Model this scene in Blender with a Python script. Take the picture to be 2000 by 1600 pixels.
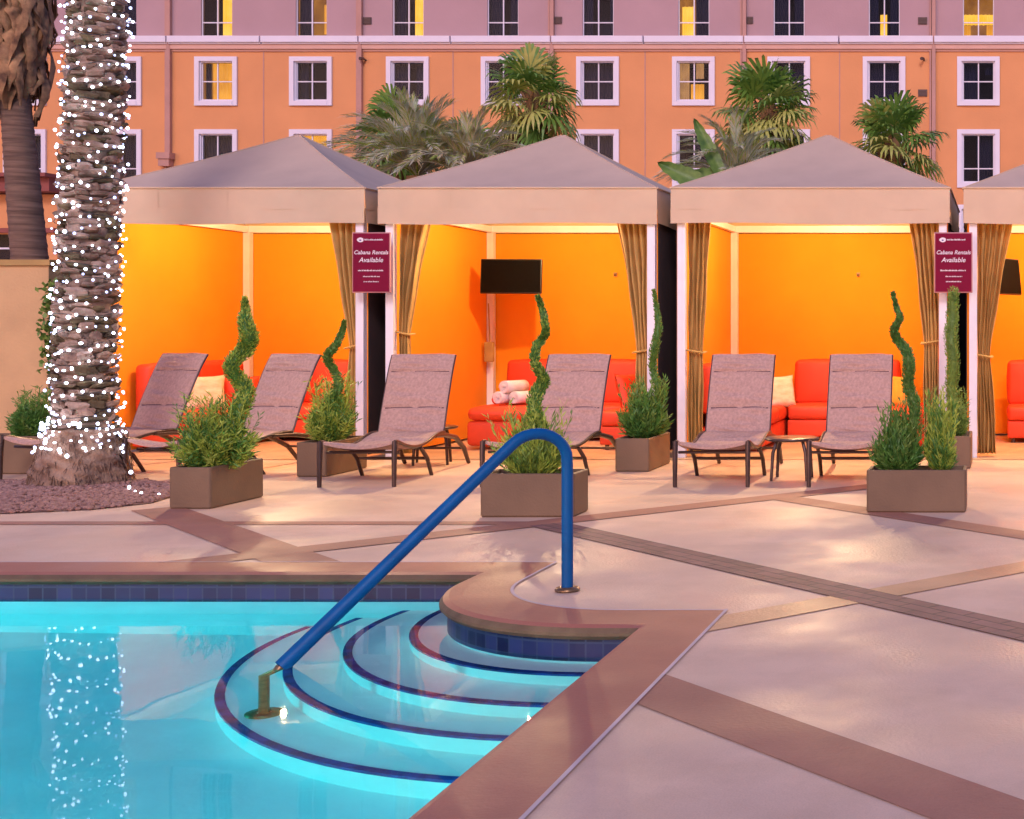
import bpy, math, random
from math import sin, cos, pi, radians, sqrt
from mathutils import Vector, Matrix
from mathutils.geometry import tessellate_polygon
random.seed(7)
F = 2595.0; VX = 1960.0; HY = 638.0; CH = 1.44
S = bpy.context.scene
for o in list(bpy.data.objects): bpy.data.objects.remove(o)
# ------------------------------------------------------------------ camera
cd = bpy.data.cameras.new('camera'); cam = bpy.data.objects.new('camera', cd)
S.collection.objects.link(cam); S.camera = cam
cam.location = (0, 0, CH); cam.rotation_euler = (radians(90), 0, 0)
cd.sensor_width = 36; cd.sensor_fit = 'HORIZONTAL'; cd.lens = F/2000*36
cd.shift_x = -(VX-1000)/2000; cd.shift_y = -(800-HY)/2000
cd.clip_end = 3000; cd.clip_start = 0.05
# ------------------------------------------------------------------ world, sun, exposure
SUN_EL, SUN_AZ = radians(9), radians(-158)     # low sun behind the camera
W = bpy.data.worlds.new('World'); S.world = W; W.use_nodes = True
nt = W.node_tree; bg = nt.nodes['Background']
sky = nt.nodes.new('ShaderNodeTexSky'); sky.sky_type = 'NISHITA'; sky.sun_disc = False
sky.sun_elevation = radians(4); sky.sun_rotation = radians(202); sky.dust_density = 2.5; sky.ozone_density = 2.0
tint = nt.nodes.new('ShaderNodeMix'); tint.data_type = 'RGBA'; tint.blend_type = 'MULTIPLY'
tint.inputs[0].default_value = 1.0; tint.inputs[7].default_value = (0.98, 0.88, 1.75, 1)
nt.links.new(sky.outputs[0], tint.inputs[6]); nt.links.new(tint.outputs[2], bg.inputs[0])
bg.inputs[1].default_value = 0.14
sl = bpy.data.lights.new('sun', 'SUN'); sl.energy = 0.8; sl.angle = radians(14); sl.color = (1.0, 0.80, 0.88)
so = bpy.data.objects.new('sun', sl); S.collection.objects.link(so)
sd = Vector((0.22, -1.0, 0.62)).normalized()
so.rotation_euler = sd.to_track_quat('Z', 'Y').to_euler()
S.view_settings.view_transform = 'Standard'; S.view_settings.look = 'None'
S.view_settings.exposure = 1.08; S.view_settings.gamma = 1
S.cycles.use_denoising = True
S.cycles.max_bounces = 10; S.cycles.transmission_bounces = 8; S.cycles.transparent_max_bounces = 12
S.cycles.sample_clamp_indirect = 6.0
def area_lamp(name, loc, direction, size, power, color, shape='DISK', size_y=None):
    l = bpy.data.lights.new(name, 'AREA'); l.shape = shape; l.size = size; l.energy = power; l.color = color
    if size_y: l.size_y = size_y
    o = bpy.data.objects.new(name, l); S.collection.objects.link(o); o.location = loc
    o.rotation_euler = Vector(direction).to_track_quat('-Z', 'Y').to_euler(); return o
POOLC = (0.72, 0.97, 1.0)
area_lamp('pool_lamp', (-1.86, 3.6, -0.27), (-1, 0.35, -0.12), 0.2, 11, (1,.90,.80))
area_lamp('pool_lamp', (-1.86, 0.6, -0.27), (-1, 0.5, -0.05), 0.2, 46, (1,.90,.80))
area_lamp('pool_lamp', (-9.5, 4.2, -0.27), (1, 0.1, -0.08), 0.2, 135, (.15,1.0,.93))
# ------------------------------------------------------------------ helpers
def P(x, y, D):                              # a measured picture point at distance D, in metres
    return Vector(((x-VX)*D/F, D, CH-(y-HY)*D/F))
def G(x, y):                                 # the same on the ground
    D = F*CH/(y-HY); return ((x-VX)*D/F, D)
ORG = {}
class MB:
    def __init__(s): s.v = []; s.f = []; s.m = []; s.s = []
    def add(s, vs, fs, mi=0, sm=False):
        b = len(s.v); s.v += [tuple(v) for v in vs]
        for f in fs: s.f.append(tuple(b+i for i in f)); s.m.append(mi); s.s.append(sm)
    def box(s, a, b, mi=0, M=None):
        x0, y0, z0 = a; x1, y1, z1 = b
        vs = [Vector(p) for p in ((x0,y0,z0),(x1,y0,z0),(x1,y1,z0),(x0,y1,z0),(x0,y0,z1),(x1,y0,z1),(x1,y1,z1),(x0,y1,z1))]
        if M: vs = [M @ v for v in vs]
        s.add(vs, [(0,3,2,1),(4,5,6,7),(0,1,5,4),(1,2,6,5),(2,3,7,6),(3,0,4,7)], mi)
    def rbox(s, a, b, r, mi=0, M=None, seg=3, puff=0.0):
        # rounded box: superellipse-like grid on a cube
        n = 8; c = [(a[i]+b[i])/2 for i in range(3)]; h = [(b[i]-a[i])/2 for i in range(3)]
        ts = [-1, -1+0.0001] ; rr = [min(r, hh*0.98) for hh in h]
        for ax in range(3):
            for sg in (-1, 1):
                u, w = (ax+1) % 3, (ax+2) % 3
                def ticks(k):
                    e = rr[k]/h[k]; return [-1, -1+e*.35, -1+e, -.33*(1-e), .33*(1-e), 1-e, 1-e*.35, 1]
                tu, tw = ticks(u), ticks(w); vs = []
                for p in tu:
                    for q in tw:
                        v = [0,0,0]; v[ax] = sg*h[ax]; v[u] = p*h[u]; v[w] = q*h[w]
                        core = [max(-(h[k]-rr[k]), min(h[k]-rr[k], v[k])) for k in range(3)]
                        d = [v[k]-core[k] for k in range(3)]
                        L = sqrt(sum((d[k]/rr[k])**2 for k in range(3))) or 1
                        v = [core[k]+d[k]/L for k in range(3)]
                        if puff: v[ax] += sg*puff*(1-p*p)*(1-q*q)
                        vv = Vector([v[k]+c[k] for k in range(3)])
                        vs.append(M @ vv if M else vv)
                fs = []
                for i in range(7):
                    for j in range(7):
                        q = (i*8+j, (i+1)*8+j, (i+1)*8+j+1, i*8+j+1)
                        fs.append(q if sg > 0 else q[::-1])
                s.add(vs, fs, mi, True)
    def tube(s, pts, rad, n=8, mi=0, cap=True, sm=True, flat=None):
        pts = [Vector(p) for p in pts]; N = len(pts)
        if not hasattr(rad, '__len__'): rad = [rad]*N
        vs = []; up = None
        for i, p in enumerate(pts):
            t = (pts[min(i+1, N-1)]-pts[max(i-1, 0)]).normalized()
            if up is None:
                up = Vector((0,0,1)) if abs(t.z) < .9 else Vector((1,0,0))
            a = t.cross(up).normalized(); b = a.cross(t).normalized(); up = b
            for k in range(n):
                an = 2*pi*k/n
                vs.append(p + a*cos(an)*rad[i] + b*sin(an)*rad[i]*(flat or 1))
        fs = [(i*n+k, i*n+(k+1) % n, (i+1)*n+(k+1) % n, (i+1)*n+k) for i in range(N-1) for k in range(n)]
        s.add(vs, fs, mi, sm)
        if cap:
            s.add(vs[:n], [tuple(range(n))], mi); s.add(vs[-n:], [tuple(range(n))[::-1]], mi)
    def lathe(s, c, prof, n=20, mi=0, sm=True):
        vs = [(c[0]+r*cos(2*pi*k/n), c[1]+r*sin(2*pi*k/n), c[2]+z) for r, z in prof for k in range(n)]
        fs = [(i*n+k, i*n+(k+1) % n, (i+1)*n+(k+1) % n, (i+1)*n+k) for i in range(len(prof)-1) for k in range(n)]
        s.add(vs, fs, mi, sm)
    def grid(s, fn, nu, nv, mi=0, sm=True, flip=False):
        vs = [fn(i/nu, j/nv) for i in range(nu+1) for j in range(nv+1)]
        fs = []
        for i in range(nu):
            for j in range(nv):
                q = (i*(nv+1)+j, (i+1)*(nv+1)+j, (i+1)*(nv+1)+j+1, i*(nv+1)+j+1)
                fs.append(q[::-1] if flip else q)
        s.add(vs, fs, mi, sm)
    def slab(s, poly, z0, z1, mi=0, mside=None, holes=()):
        loops = [list(poly)] + [list(h) for h in holes]
        tri = tessellate_polygon([[Vector((x, y, 0)) for x, y in l] for l in loops])
        flat = [p for l in loops for p in l]
        def ori(t, upw):
            a, b, c = (Vector(flat[i]) for i in t)
            cr = (b-a).cross(c-a)
            return t if (cr > 0) == upw else t[::-1]
        s.add([(x, y, z1) for x, y in flat], [ori(t, True) for t in tri], mi)
        if z0 is not None:
            s.add([(x, y, z0) for x, y in flat], [ori(t, False) for t in tri], mi)
            for l in loops:
                n = len(l)
                s.add([(x, y, z0) for x, y in l]+[(x, y, z1) for x, y in l], [(i, (i+1) % n, n+(i+1) % n, n+i) for i in range(n)], mi if mside is None else mside)
    def ball(s, c, r, n=6, mi=0, sc=(1,1,1), jit=0):
        m = max(4, n); vs = [(c[0], c[1], c[2]+r*sc[2])]
        for i in range(1, n):
            for k in range(m):
                a = pi*i/n; b = 2*pi*k/m; j = 1+random.uniform(-jit, jit)
                vs.append((c[0]+r*sc[0]*j*sin(a)*cos(b), c[1]+r*sc[1]*j*sin(a)*sin(b), c[2]+r*sc[2]*j*cos(a)))
        vs.append((c[0], c[1], c[2]-r*sc[2])); L = len(vs)-1
        fs = [(0, 1+k, 1+(k+1) % m) for k in range(m)]
        for i in range(n-2):
            for k in range(m):
                fs.append((1+i*m+k, 1+(i+1)*m+k, 1+(i+1)*m+(k+1) % m, 1+i*m+(k+1) % m))
        fs += [(L, 1+(n-2)*m+(k+1) % m, 1+(n-2)*m+k) for k in range(m)]
        s.add(vs, fs, mi, True)
    def build(s, name, mats, parent=None):
        me = bpy.data.meshes.new(name)
        off = ORG.get(parent.name, Vector((0,0,0))) if parent else Vector((0,0,0))
        me.from_pydata([tuple(Vector(v)-off) for v in s.v], [], s.f)
        for m in (mats if isinstance(mats, (list, tuple)) else [mats]): me.materials.append(m)
        me.polygons.foreach_set('material_index', s.m); me.polygons.foreach_set('use_smooth', s.s)
        me.update()
        o = bpy.data.objects.new(name, me); S.collection.objects.link(o)
        if parent: o.parent = parent
        ORG[o.name] = off
        return o
def tag(o, label, cat, group=None):
    o['label'] = label; o['category'] = cat
    if group: o['group'] = group
    return o
def kind(o, k='structure'): o['kind'] = k; return o
def thing(name, loc, label, cat, group=None, rz=0):
    o = bpy.data.objects.new(name, None); S.collection.objects.link(o); o.location = loc; o.rotation_euler = (0,0,rz)
    o.empty_display_size = .1
    ORG[o.name] = Vector(loc); return tag(o, label, cat, group)
def proto(name, label, cat, group=None):          # things built in their own coordinates, then placed
    return thing(name, (0,0,0), label, cat, group)
def kids(o): return [c for c in bpy.data.objects if c.parent == o]
def dup(root, loc, rz, label):
    r = root.copy(); S.collection.objects.link(r); r.location = loc; r.rotation_euler = (0,0,rz); r['label'] = label
    for ch in kids(root):
        c = ch.copy(); S.collection.objects.link(c); c.parent = r
        for g in kids(ch):
            d = g.copy(); S.collection.objects.link(d); d.parent = c
    return r
# ------------------------------------------------------------------ materials
def mat(name, col, rough=.6, var=.12, scale=4.0, bump=0.0, bscale=40.0, metal=0.0, col2=None, stretch=(1,1,1), detail=5, spec=.5, trans=0.0, coat=0.0):
    m = bpy.data.materials.new(name); m.use_nodes = True; t = m.node_tree; b = t.nodes['Principled BSDF']
    b.inputs['Roughness'].default_value = rough; b.inputs['Metallic'].default_value = metal
    b.inputs['Specular IOR Level'].default_value = spec; b.inputs['Coat Weight'].default_value = coat
    tc = t.nodes.new('ShaderNodeTexCoord'); mp = t.nodes.new('ShaderNodeMapping'); mp.inputs['Scale'].default_value = stretch
    t.links.new(tc.outputs['Object'], mp.inputs[0])
    n = t.nodes.new('ShaderNodeTexNoise'); n.inputs['Scale'].default_value = scale; n.inputs['Detail'].default_value = detail
    t.links.new(mp.outputs[0], n.inputs['Vector'])
    r = t.nodes.new('ShaderNodeValToRGB'); r.color_ramp.elements[0].position = .3; r.color_ramp.elements[1].position = .7
    c2 = col2 or tuple(min(1, c*(1+var)) for c in col); c1 = col if col2 else tuple(c*(1-var) for c in col)
    r.color_ramp.elements[0].color = (*c1, 1); r.color_ramp.elements[1].color = (*c2, 1)
    t.links.new(n.outputs[0], r.inputs[0]); t.links.new(r.outputs[0], b.inputs['Base Color'])
    if bump:
        n2 = t.nodes.new('ShaderNodeTexNoise'); n2.inputs['Scale'].default_value = bscale; n2.inputs['Detail'].default_value = 6
        t.links.new(mp.outputs[0], n2.inputs['Vector'])
        bp = t.nodes.new('ShaderNodeBump'); bp.inputs['Strength'].default_value = bump; bp.inputs['Distance'].default_value = .02
        t.links.new(n2.outputs[0], bp.inputs['Height']); t.links.new(bp.outputs[0], b.inputs['Normal'])
    if trans:
        tl = t.nodes.new('ShaderNodeBsdfTranslucent'); mx = t.nodes.new('ShaderNodeMixShader'); mx.inputs[0].default_value = trans
        t.links.new(r.outputs[0], tl.inputs[0]); t.links.new(b.outputs[0], mx.inputs[1]); t.links.new(tl.outputs[0], mx.inputs[2])
        t.links.new(mx.outputs[0], t.nodes['Material Output'].inputs[0])
    return m
def emis(name, col, st, col2=None, scale=3):
    m = bpy.data.materials.new(name); m.use_nodes = True; b = m.node_tree.nodes['Principled BSDF']; t = m.node_tree
    b.inputs['Base Color'].default_value = (*[c*.5 for c in col], 1)
    b.inputs['Emission Color'].default_value = (*col, 1); b.inputs['Emission Strength'].default_value = st
    if col2:
        n = t.nodes.new('ShaderNodeTexNoise'); n.inputs['Scale'].default_value = scale
        tc = t.nodes.new('ShaderNodeTexCoord'); t.links.new(tc.outputs['Object'], n.inputs['Vector'])
        r = t.nodes.new('ShaderNodeValToRGB'); r.color_ramp.elements[0].position = .35; r.color_ramp.elements[1].position = .65
        r.color_ramp.elements[0].color = (*col, 1); r.color_ramp.elements[1].color = (*col2, 1)
        t.links.new(n.outputs[0], r.inputs[0]); t.links.new(r.outputs[0], b.inputs['Emission Color'])
    return m
M = {}
def layered(name, base, blotch, rough0, rough1, streak=(1,1,1), bump=.15):      # cast concrete with soft blotches and damp patches
    m = mat(name, base, .5, .10, .9, bump, 55, detail=8, stretch=streak)
    t = m.node_tree; b = t.nodes['Principled BSDF']; old = b.inputs['Base Color'].links[0].from_socket
    tc = t.nodes.new('ShaderNodeTexCoord')
    n = t.nodes.new('ShaderNodeTexNoise'); n.inputs['Scale'].default_value = 2.6; n.inputs['Detail'].default_value = 10; n.inputs['Roughness'].default_value = .65
    t.links.new(tc.outputs['Object'], n.inputs['Vector'])
    r = t.nodes.new('ShaderNodeMapRange'); r.inputs[1].default_value = .42; r.inputs[2].default_value = .72
    t.links.new(n.outputs[0], r.inputs[0])
    mx = t.nodes.new('ShaderNodeMix'); mx.data_type = 'RGBA'; t.links.new(r.outputs[0], mx.inputs[0])
    t.links.new(old, mx.inputs[6]); mx.inputs[7].default_value = (*blotch, 1)
    fi = t.nodes.new('ShaderNodeTexNoise'); fi.inputs['Scale'].default_value = 160; t.links.new(tc.outputs['Object'], fi.inputs['Vector'])
    fr = t.nodes.new('ShaderNodeMapRange'); fr.inputs[3].default_value = .86; fr.inputs[4].default_value = 1.14; t.links.new(fi.outputs[0], fr.inputs[0])
    m2 = t.nodes.new('ShaderNodeMix'); m2.data_type = 'RGBA'; m2.blend_type = 'MULTIPLY'; m2.inputs[0].default_value = 1
    t.links.new(mx.outputs[2], m2.inputs[6]); t.links.new(fr.outputs[0], m2.inputs[7]); t.links.new(m2.outputs[2], b.inputs['Base Color'])
    n3 = t.nodes.new('ShaderNodeTexNoise'); n3.inputs['Scale'].default_value = .8; n3.inputs['Detail'].default_value = 4; t.links.new(tc.outputs['Object'], n3.inputs['Vector'])
    r3 = t.nodes.new('ShaderNodeMapRange'); r3.inputs[1].default_value = .4; r3.inputs[2].default_value = .62; r3.inputs[3].default_value = rough0; r3.inputs[4].default_value = rough1
    t.links.new(n3.outputs[0], r3.inputs[0]); t.links.new(r3.outputs[0], b.inputs['Roughness'])
    return m
M['deck'] = layered('deck_concrete', (.73,.515,.345), (.64,.44,.285), .72, .40)
M['band'] = layered('deck_band', (.40,.18,.11), (.35,.15,.09), .7, .5)
M['stamp'] = mat('stamped_band', (.30,.15,.125), .65, .25, 3, .5, 9, col2=(.19,.09,.08))
t = M['stamp'].node_tree; b = t.nodes['Principled BSDF']; old = b.inputs['Base Color'].links[0].from_socket
tc = t.nodes.new('ShaderNodeTexCoord'); mp = t.nodes.new('ShaderNodeMapping'); mp.inputs['Rotation'].default_value = (0,0,radians(45)); br = t.nodes.new('ShaderNodeTexBrick')
br.inputs['Scale'].default_value = 1; br.inputs['Brick Width'].default_value = .26; br.inputs['Row Height'].default_value = .087; br.inputs['Mortar Size'].default_value = .006
br.inputs['Color1'].default_value = (1,1,1,1); br.inputs['Color2'].default_value = (.7,.7,.7,1); br.inputs['Mortar'].default_value = (.3,.3,.3,1)
mx = t.nodes.new('ShaderNodeMix'); mx.data_type = 'RGBA'; mx.blend_type = 'MULTIPLY'; mx.inputs[0].default_value = 1
t.links.new(tc.outputs['Object'], mp.inputs[0]); t.links.new(mp.outputs[0], br.inputs['Vector']); t.links.new(old, mx.inputs[6]); t.links.new(br.outputs[0], mx.inputs[7]); t.links.new(mx.outputs[2], b.inputs['Base Color'])
M['tan'] = layered('tan_deck_band', (.54,.31,.16), (.46,.26,.13), .6, .38)
M['coping'] = layered('coping_concrete', (.41,.155,.09), (.36,.13,.078), .65, .45, bump=.1)
M['joint'] = mat('pale_joint', (.62,.5,.45), .7)
M['plaster'] = mat('pool_plaster', (.66,.80,.80), .6, .05, 3, .1, 30)
M['step'] = mat('step_plaster', (.80,.88,.84), .6, .05, 3, .1, 30)
M['nose'] = mat('step_nosing_tile', (.01,.05,.24), .25, .5, 12)
M['bronze'] = mat('aged_bronze', (.22,.13,.06), .35, .3, 20, metal=.6)
M['railblue'] = mat('blue_rail_cover', (.0,.085,.25), .5, .12, 6, .08, 120, spec=.3)
M['canvas'] = mat('canopy_canvas', (.58,.44,.31), .85, .06, 2.5, .3, 3.5)
M['valance'] = mat('valance_canvas', (.66,.49,.31), .85, .05, 3, .12, 180)
M['wallfab'] = mat('orange_wall_fabric', (.86,.305,.006), .85, .07, 1.0, .2, 5)
M['outfab'] = mat('mauve_outer_fabric', (.07,.045,.04), .9, .1, 3)
M['postw'] = mat('white_powder_coat', (.84,.82,.84), .4, .04, 6)
M['curtain'] = mat('gold_curtain', (.60,.38,.11), .75, .12, 6, .15, 150, trans=.25)
M['sofa'] = mat('orange_red_upholstery', (.66,.055,.012), .6, .07, 8, .12, 160)
M['sling'] = mat('mauve_sling_fabric', (.52,.33,.255), .9, .16, 42, .5, 110)
M['seam'] = mat('dark_seam', (.10,.05,.05), .9)
M['frame'] = mat('bronze_lounger_frame', (.085,.055,.045), .3, .2, 10, metal=.5)
M['planter'] = mat('brown_planter_resin', (.17,.105,.055), .6, .12, 3, .12, 60)
M['soil'] = mat('soil', (.05,.03,.022), .95, .4, 30, .8, 60)
M['leafA'] = mat('bush_green', (.26,.40,.045), .5, .5, 9, col2=(.52,.62,.10), trans=.25)
M['leafB'] = mat('deep_green', (.09,.19,.035), .5, .5, 9, col2=(.24,.38,.07), trans=.2)
M['leafC'] = mat('topiary_green', (.05,.17,.03), .5, .5, 14, col2=(.14,.32,.05), trans=.2)
M['palmA'] = mat('fan_palm_green', (.10,.25,.04), .4, .4, 2, col2=(.27,.42,.07), trans=.25)
M['palmB'] = mat('fan_palm_light', (.45,.52,.10), .45, .4, 2, col2=(.65,.62,.18), trans=.3)
M['palmD'] = mat('dry_frond', (.30,.17,.07), .8, .3, 4, trans=.2)
M['grey'] = mat('silver_frond', (.50,.56,.36), .6, .3, 3, col2=(.66,.66,.46), trans=.2)
M['straw'] = mat('straw_frond', (.62,.52,.28), .7, .25, 4, trans=.2)
M['bark'] = mat('date_palm_boots', (.12,.075,.055), .85, .5, 5, .9, 26, col2=(.46,.31,.21), detail=8)
M['bark_grey'] = mat('grey_palm_boots', (.22,.15,.11), .9, .4, 7, .9, 30, col2=(.56,.42,.31), detail=8)
M['bark_dark'] = mat('mossy_palm_boots', (.05,.035,.022), .95, .4, 7, .9, 30, col2=(.20,.15,.07), detail=8)
M['root'] = mat('palm_root_mass', (.17,.10,.065), .95, .4, 7, 1.0, 40, col2=(.42,.28,.18), stretch=(1,1,.5))
M['bark2'] = mat('ringed_palm_bark', (.10,.06,.04), .9, .2, 6, .6, 22, stretch=(.3,.3,4), col2=(.24,.15,.10))
M['skirt'] = mat('dead_frond_skirt', (.10,.05,.025), .85, .4, 6, .5, 20, col2=(.55,.31,.14), trans=.1)
M['gravel'] = mat('pink_bark_gravel', (.26,.13,.095), .9, .4, 25, .8, 60, col2=(.48,.28,.21))
M['wire'] = mat('dark_wire', (.03,.03,.03), .5)
M['bulb'] = emis('white_bulb_glow', (.72,.76,1.0), 4.5)
M['bulbdim'] = emis('dim_bulb_glow', (.50,.58,1.0), 1.5)
M['screen'] = mat('black_screen', (.004,.003,.003), .6, .1, spec=.05)
M['tvback'] = mat('black_plastic', (.02,.015,.012), .4)
M['sign'] = mat('maroon_sign', (.20,.008,.035), .7, .06, 3, spec=.1)
M['signrim'] = mat('pink_sign_rim', (.50,.22,.22), .5)
M['print'] = mat('white_print', (.8,.72,.74), .6)
M['printblue'] = mat('blue_print', (.05,.10,.25), .6)
M['towel'] = mat('white_towel', (.78,.68,.64), .95, .06, 20, .6, 160)
M['cream'] = mat('cream_patterned_pillow', (.75,.5,.28), .85, .3, 9, .2, 60, col2=(.82,.72,.5), stretch=(1,1,2.5))
M['gold'] = mat('gold_pillow', (.85,.42,.04), .8, .08, 8, .1, 100)
M['hupper'] = mat('mauve_stucco', (.43,.285,.29), .9, .06, .5, .3, 14)
M['hlower'] = mat('peach_stucco', (.66,.30,.12), .9, .07, .5, .3, 14)
M['trim'] = mat('white_trim', (.70,.68,.74), .6, .03, 2)
M['trim2'] = mat('peach_trim', (.60,.36,.28), .7, .04, 2)
M['pipe'] = mat('painted_downpipe', (.44,.24,.19), .6, .08, 2)
M['vent'] = mat('dark_vent', (.10,.06,.05), .6)
M['tanwall'] = mat('tan_stucco_wall', (.56,.36,.17), .9, .14, 1.2, .35, 30)
M['cap'] = mat('ochre_wall_cap', (.42,.27,.09), .8)
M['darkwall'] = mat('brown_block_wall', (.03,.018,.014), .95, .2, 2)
M['redtrim'] = mat('dark_red_cornice', (.25,.07,.055), .8)
M['brick'] = M['redtrim']
M['roomdark'] = mat('dim_room', (.02,.016,.025), .9, .3, 1)
M['curtdark'] = mat('grey_curtain', (.012,.012,.03), .9, .2, 2)
M['roomlit'] = emis('lit_room', (.16,.05,.008), .8, (.36,.13,.015), 1.5)
M['curtlit'] = emis('lit_amber_curtain', (.55,.20,.01), .9, (.75,.30,.02), 2.0)
M['curtbright'] = emis('lit_yellow_curtain', (.85,.40,.015), .9, (.95,.50,.06), 2.0)
M['sheer'] = emis('warm_sheer', (.30,.13,.04), .8, (.45,.20,.05), 3)
g = bpy.data.materials.new('window_glass'); g.use_nodes = True; t = g.node_tree; t.nodes.remove(t.nodes['Principled BSDF'])
a1 = t.nodes.new('ShaderNodeBsdfTransparent'); a1.inputs[0].default_value = (.55,.62,.8,1); a2 = t.nodes.new('ShaderNodeBsdfGlossy'); a2.inputs[1].default_value = .03
fx = t.nodes.new('ShaderNodeFresnel'); fx.inputs[0].default_value = 1.22; mx = t.nodes.new('ShaderNodeMixShader')
t.links.new(fx.outputs[0], mx.inputs[0]); t.links.new(a1.outputs[0], mx.inputs[1]); t.links.new(a2.outputs[0], mx.inputs[2])
t.links.new(mx.outputs[0], t.nodes['Material Output'].inputs[0]); M['glass'] = g
w = bpy.data.materials.new('pool_water'); w.use_nodes = True; t = w.node_tree; t.nodes.remove(t.nodes['Principled BSDF'])
rf_ = t.nodes.new('ShaderNodeBsdfRefraction'); rf_.inputs['IOR'].default_value = 1.333; rf_.inputs['Roughness'].default_value = 0.0
gy = t.nodes.new('ShaderNodeBsdfGlossy'); gy.inputs['Roughness'].default_value = .015
fz = t.nodes.new('ShaderNodeFresnel'); fz.inputs['IOR'].default_value = 1.333; mu = t.nodes.new('ShaderNodeMath'); mu.operation = 'MULTIPLY'; mu.inputs[1].default_value = .45
gl = t.nodes.new('ShaderNodeMixShader'); t.links.new(fz.outputs[0], mu.inputs[0]); t.links.new(mu.outputs[0], gl.inputs[0]); t.links.new(rf_.outputs[0], gl.inputs[1]); t.links.new(gy.outputs[0], gl.inputs[2])
ab = t.nodes.new('ShaderNodeVolumeAbsorption'); ab.inputs[0].default_value = (0.0, .93, .975, 1); ab.inputs[1].default_value = .54
tc = t.nodes.new('ShaderNodeTexCoord'); n = t.nodes.new('ShaderNodeTexNoise'); n.inputs['Scale'].default_value = 1.1; n.inputs['Detail'].default_value = 2
bp = t.nodes.new('ShaderNodeBump'); bp.inputs['Strength'].default_value = .10; bp.inputs['Distance'].default_value = .02
t.links.new(tc.outputs['Object'], n.inputs['Vector']); t.links.new(n.outputs[0], bp.inputs['Height']); [t.links.new(bp.outputs[0], q_.inputs['Normal']) for q_ in (rf_, gy, fz)]
t.links.new(gl.outputs[0], t.nodes['Material Output'].inputs[0]); t.links.new(ab.outputs[0], t.nodes['Material Output'].inputs[1]); M['water'] = w
ti = bpy.data.materials.new('blue_waterline_tile'); ti.use_nodes = True; t = ti.node_tree; b = t.nodes['Principled BSDF']; b.inputs['Roughness'].default_value = .3
uv = t.nodes.new('ShaderNodeUVMap'); br = t.nodes.new('ShaderNodeTexBrick'); br.offset = 0
br.inputs['Scale'].default_value = 1; br.inputs['Brick Width'].default_value = .085; br.inputs['Row Height'].default_value = .085; br.inputs['Mortar Size'].default_value = .005
br.inputs['Color1'].default_value = (.004,.008,.045,1); br.inputs['Color2'].default_value = (.02,.035,.13,1); br.inputs['Mortar'].default_value = (.03,.05,.11,1)
t.links.new(uv.outputs[0], br.inputs['Vector']); t.links.new(br.outputs[0], b.inputs['Base Color']); M['tile'] = ti
# ------------------------------------------------------------------ pool outline, ground, deck
PC = (-1.95, 7.5); PR = 1.12
outl = [(-1.75, -4.0), (-1.75, 6.38), (-1.95, 6.38)]
for k in range(1, 31):
    a = radians(270 - 90*k/30); outl.append((PC[0]+PR*cos(a), PC[1]+PR*sin(a)))
outl += [(PC[0]-PR, 7.75), (-13.0, 7.75), (-13.0, -4.0)]
def offset(poly, d):                 # d > 0 moves the outline outwards, under the deck
    n = len(poly); out = []
    for i in range(n):
        p0, p1, p2 = Vector(poly[i-1]), Vector(poly[i]), Vector(poly[(i+1) % n])
        e1 = (p1-p0).normalized(); e2 = (p2-p1).normalized()
        n1 = Vector((e1.y, -e1.x)); n2 = Vector((e2.y, -e2.x)); m = (n1+n2); m /= max(m.dot(n1), .35)
        out.append(tuple(p1+m*d))
    return out
out_c = offset(outl, .34)
gb = MB(); gb.slab([(-400,-60),(400,-60),(400,600),(-400,600)], None, 0.0, holes=[offset(outl, .30)])
kind(gb.build('pool_deck', M['deck']))
cp = MB(); prof = [(.338,.006),(.10,.006),(.03,.004),(.0,-.008),(-.018,-.03),(-.018,-.045),(.0,-.064),(.04,-.07),(.10,-.07)]
rings = [offset(outl, d) for d, z in prof]; n = len(outl)
for j in range(len(prof)-1):
    vs = [(*rings[j][i], prof[j][1]) for i in range(n)]+[(*rings[j+1][i], prof[j+1][1]) for i in range(n)]
    cp.add(vs, [(i, (i+1) % n, n+(i+1) % n, n+i) for i in range(n)], 0, True)
cp.m = [1 if k >= 3*n else 0 for k in range(len(cp.m))]; M['copface'] = mat('shaded_coping_edge', (.17,.11,.055), .8, .25, 6, .3, 40)  # edge faces in a darker olive, shade painted into the colour
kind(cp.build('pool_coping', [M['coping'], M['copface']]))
jt = MB(); ja, jb = offset(outl, .338), offset(outl, .355)
jt.add([(*p, .0075) for p in ja]+[(*p, .0075) for p in jb], [(i, (i+1) % n, n+(i+1) % n, n+i) for i in range(n)])
kind(jt.build('coping_joint', M['joint']))
def wall_strip(off, z0, z1, name, m):
    ln = offset(outl, off); s = 0; mb = MB(); uvs = []
    for i in range(n):
        p, q = Vector(ln[i]), Vector(ln[(i+1) % n]); L = (q-p).length
        mb.add([(*p, z0), (*q, z0), (*q, z1), (*p, z1)], [(0,1,2,3)])
        uvs += [(s, z0), (s+L, z0), (s+L, z1), (s, z1)]; s += L
    o = mb.build(name, m); u = o.data.uv_layers.new(name='UVMap')
    for i, c in enumerate(uvs): u.data[i].uv = c
    return kind(o)
wall_strip(.03, -1.2, -.05, 'pool_wall', M['plaster'])
wall_strip(.022, -.235, -.06, 'pool_tile_band', M['tile'])
fl = MB(); fl.slab([(-13.1,-4.1),(-1.6,-4.1),(-1.6,7.9),(-13.1,7.9)], None, -1.12); kind(fl.build('pool_floor', M['plaster']))
WZ = -.155
st = MB(); ns = MB()
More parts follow.
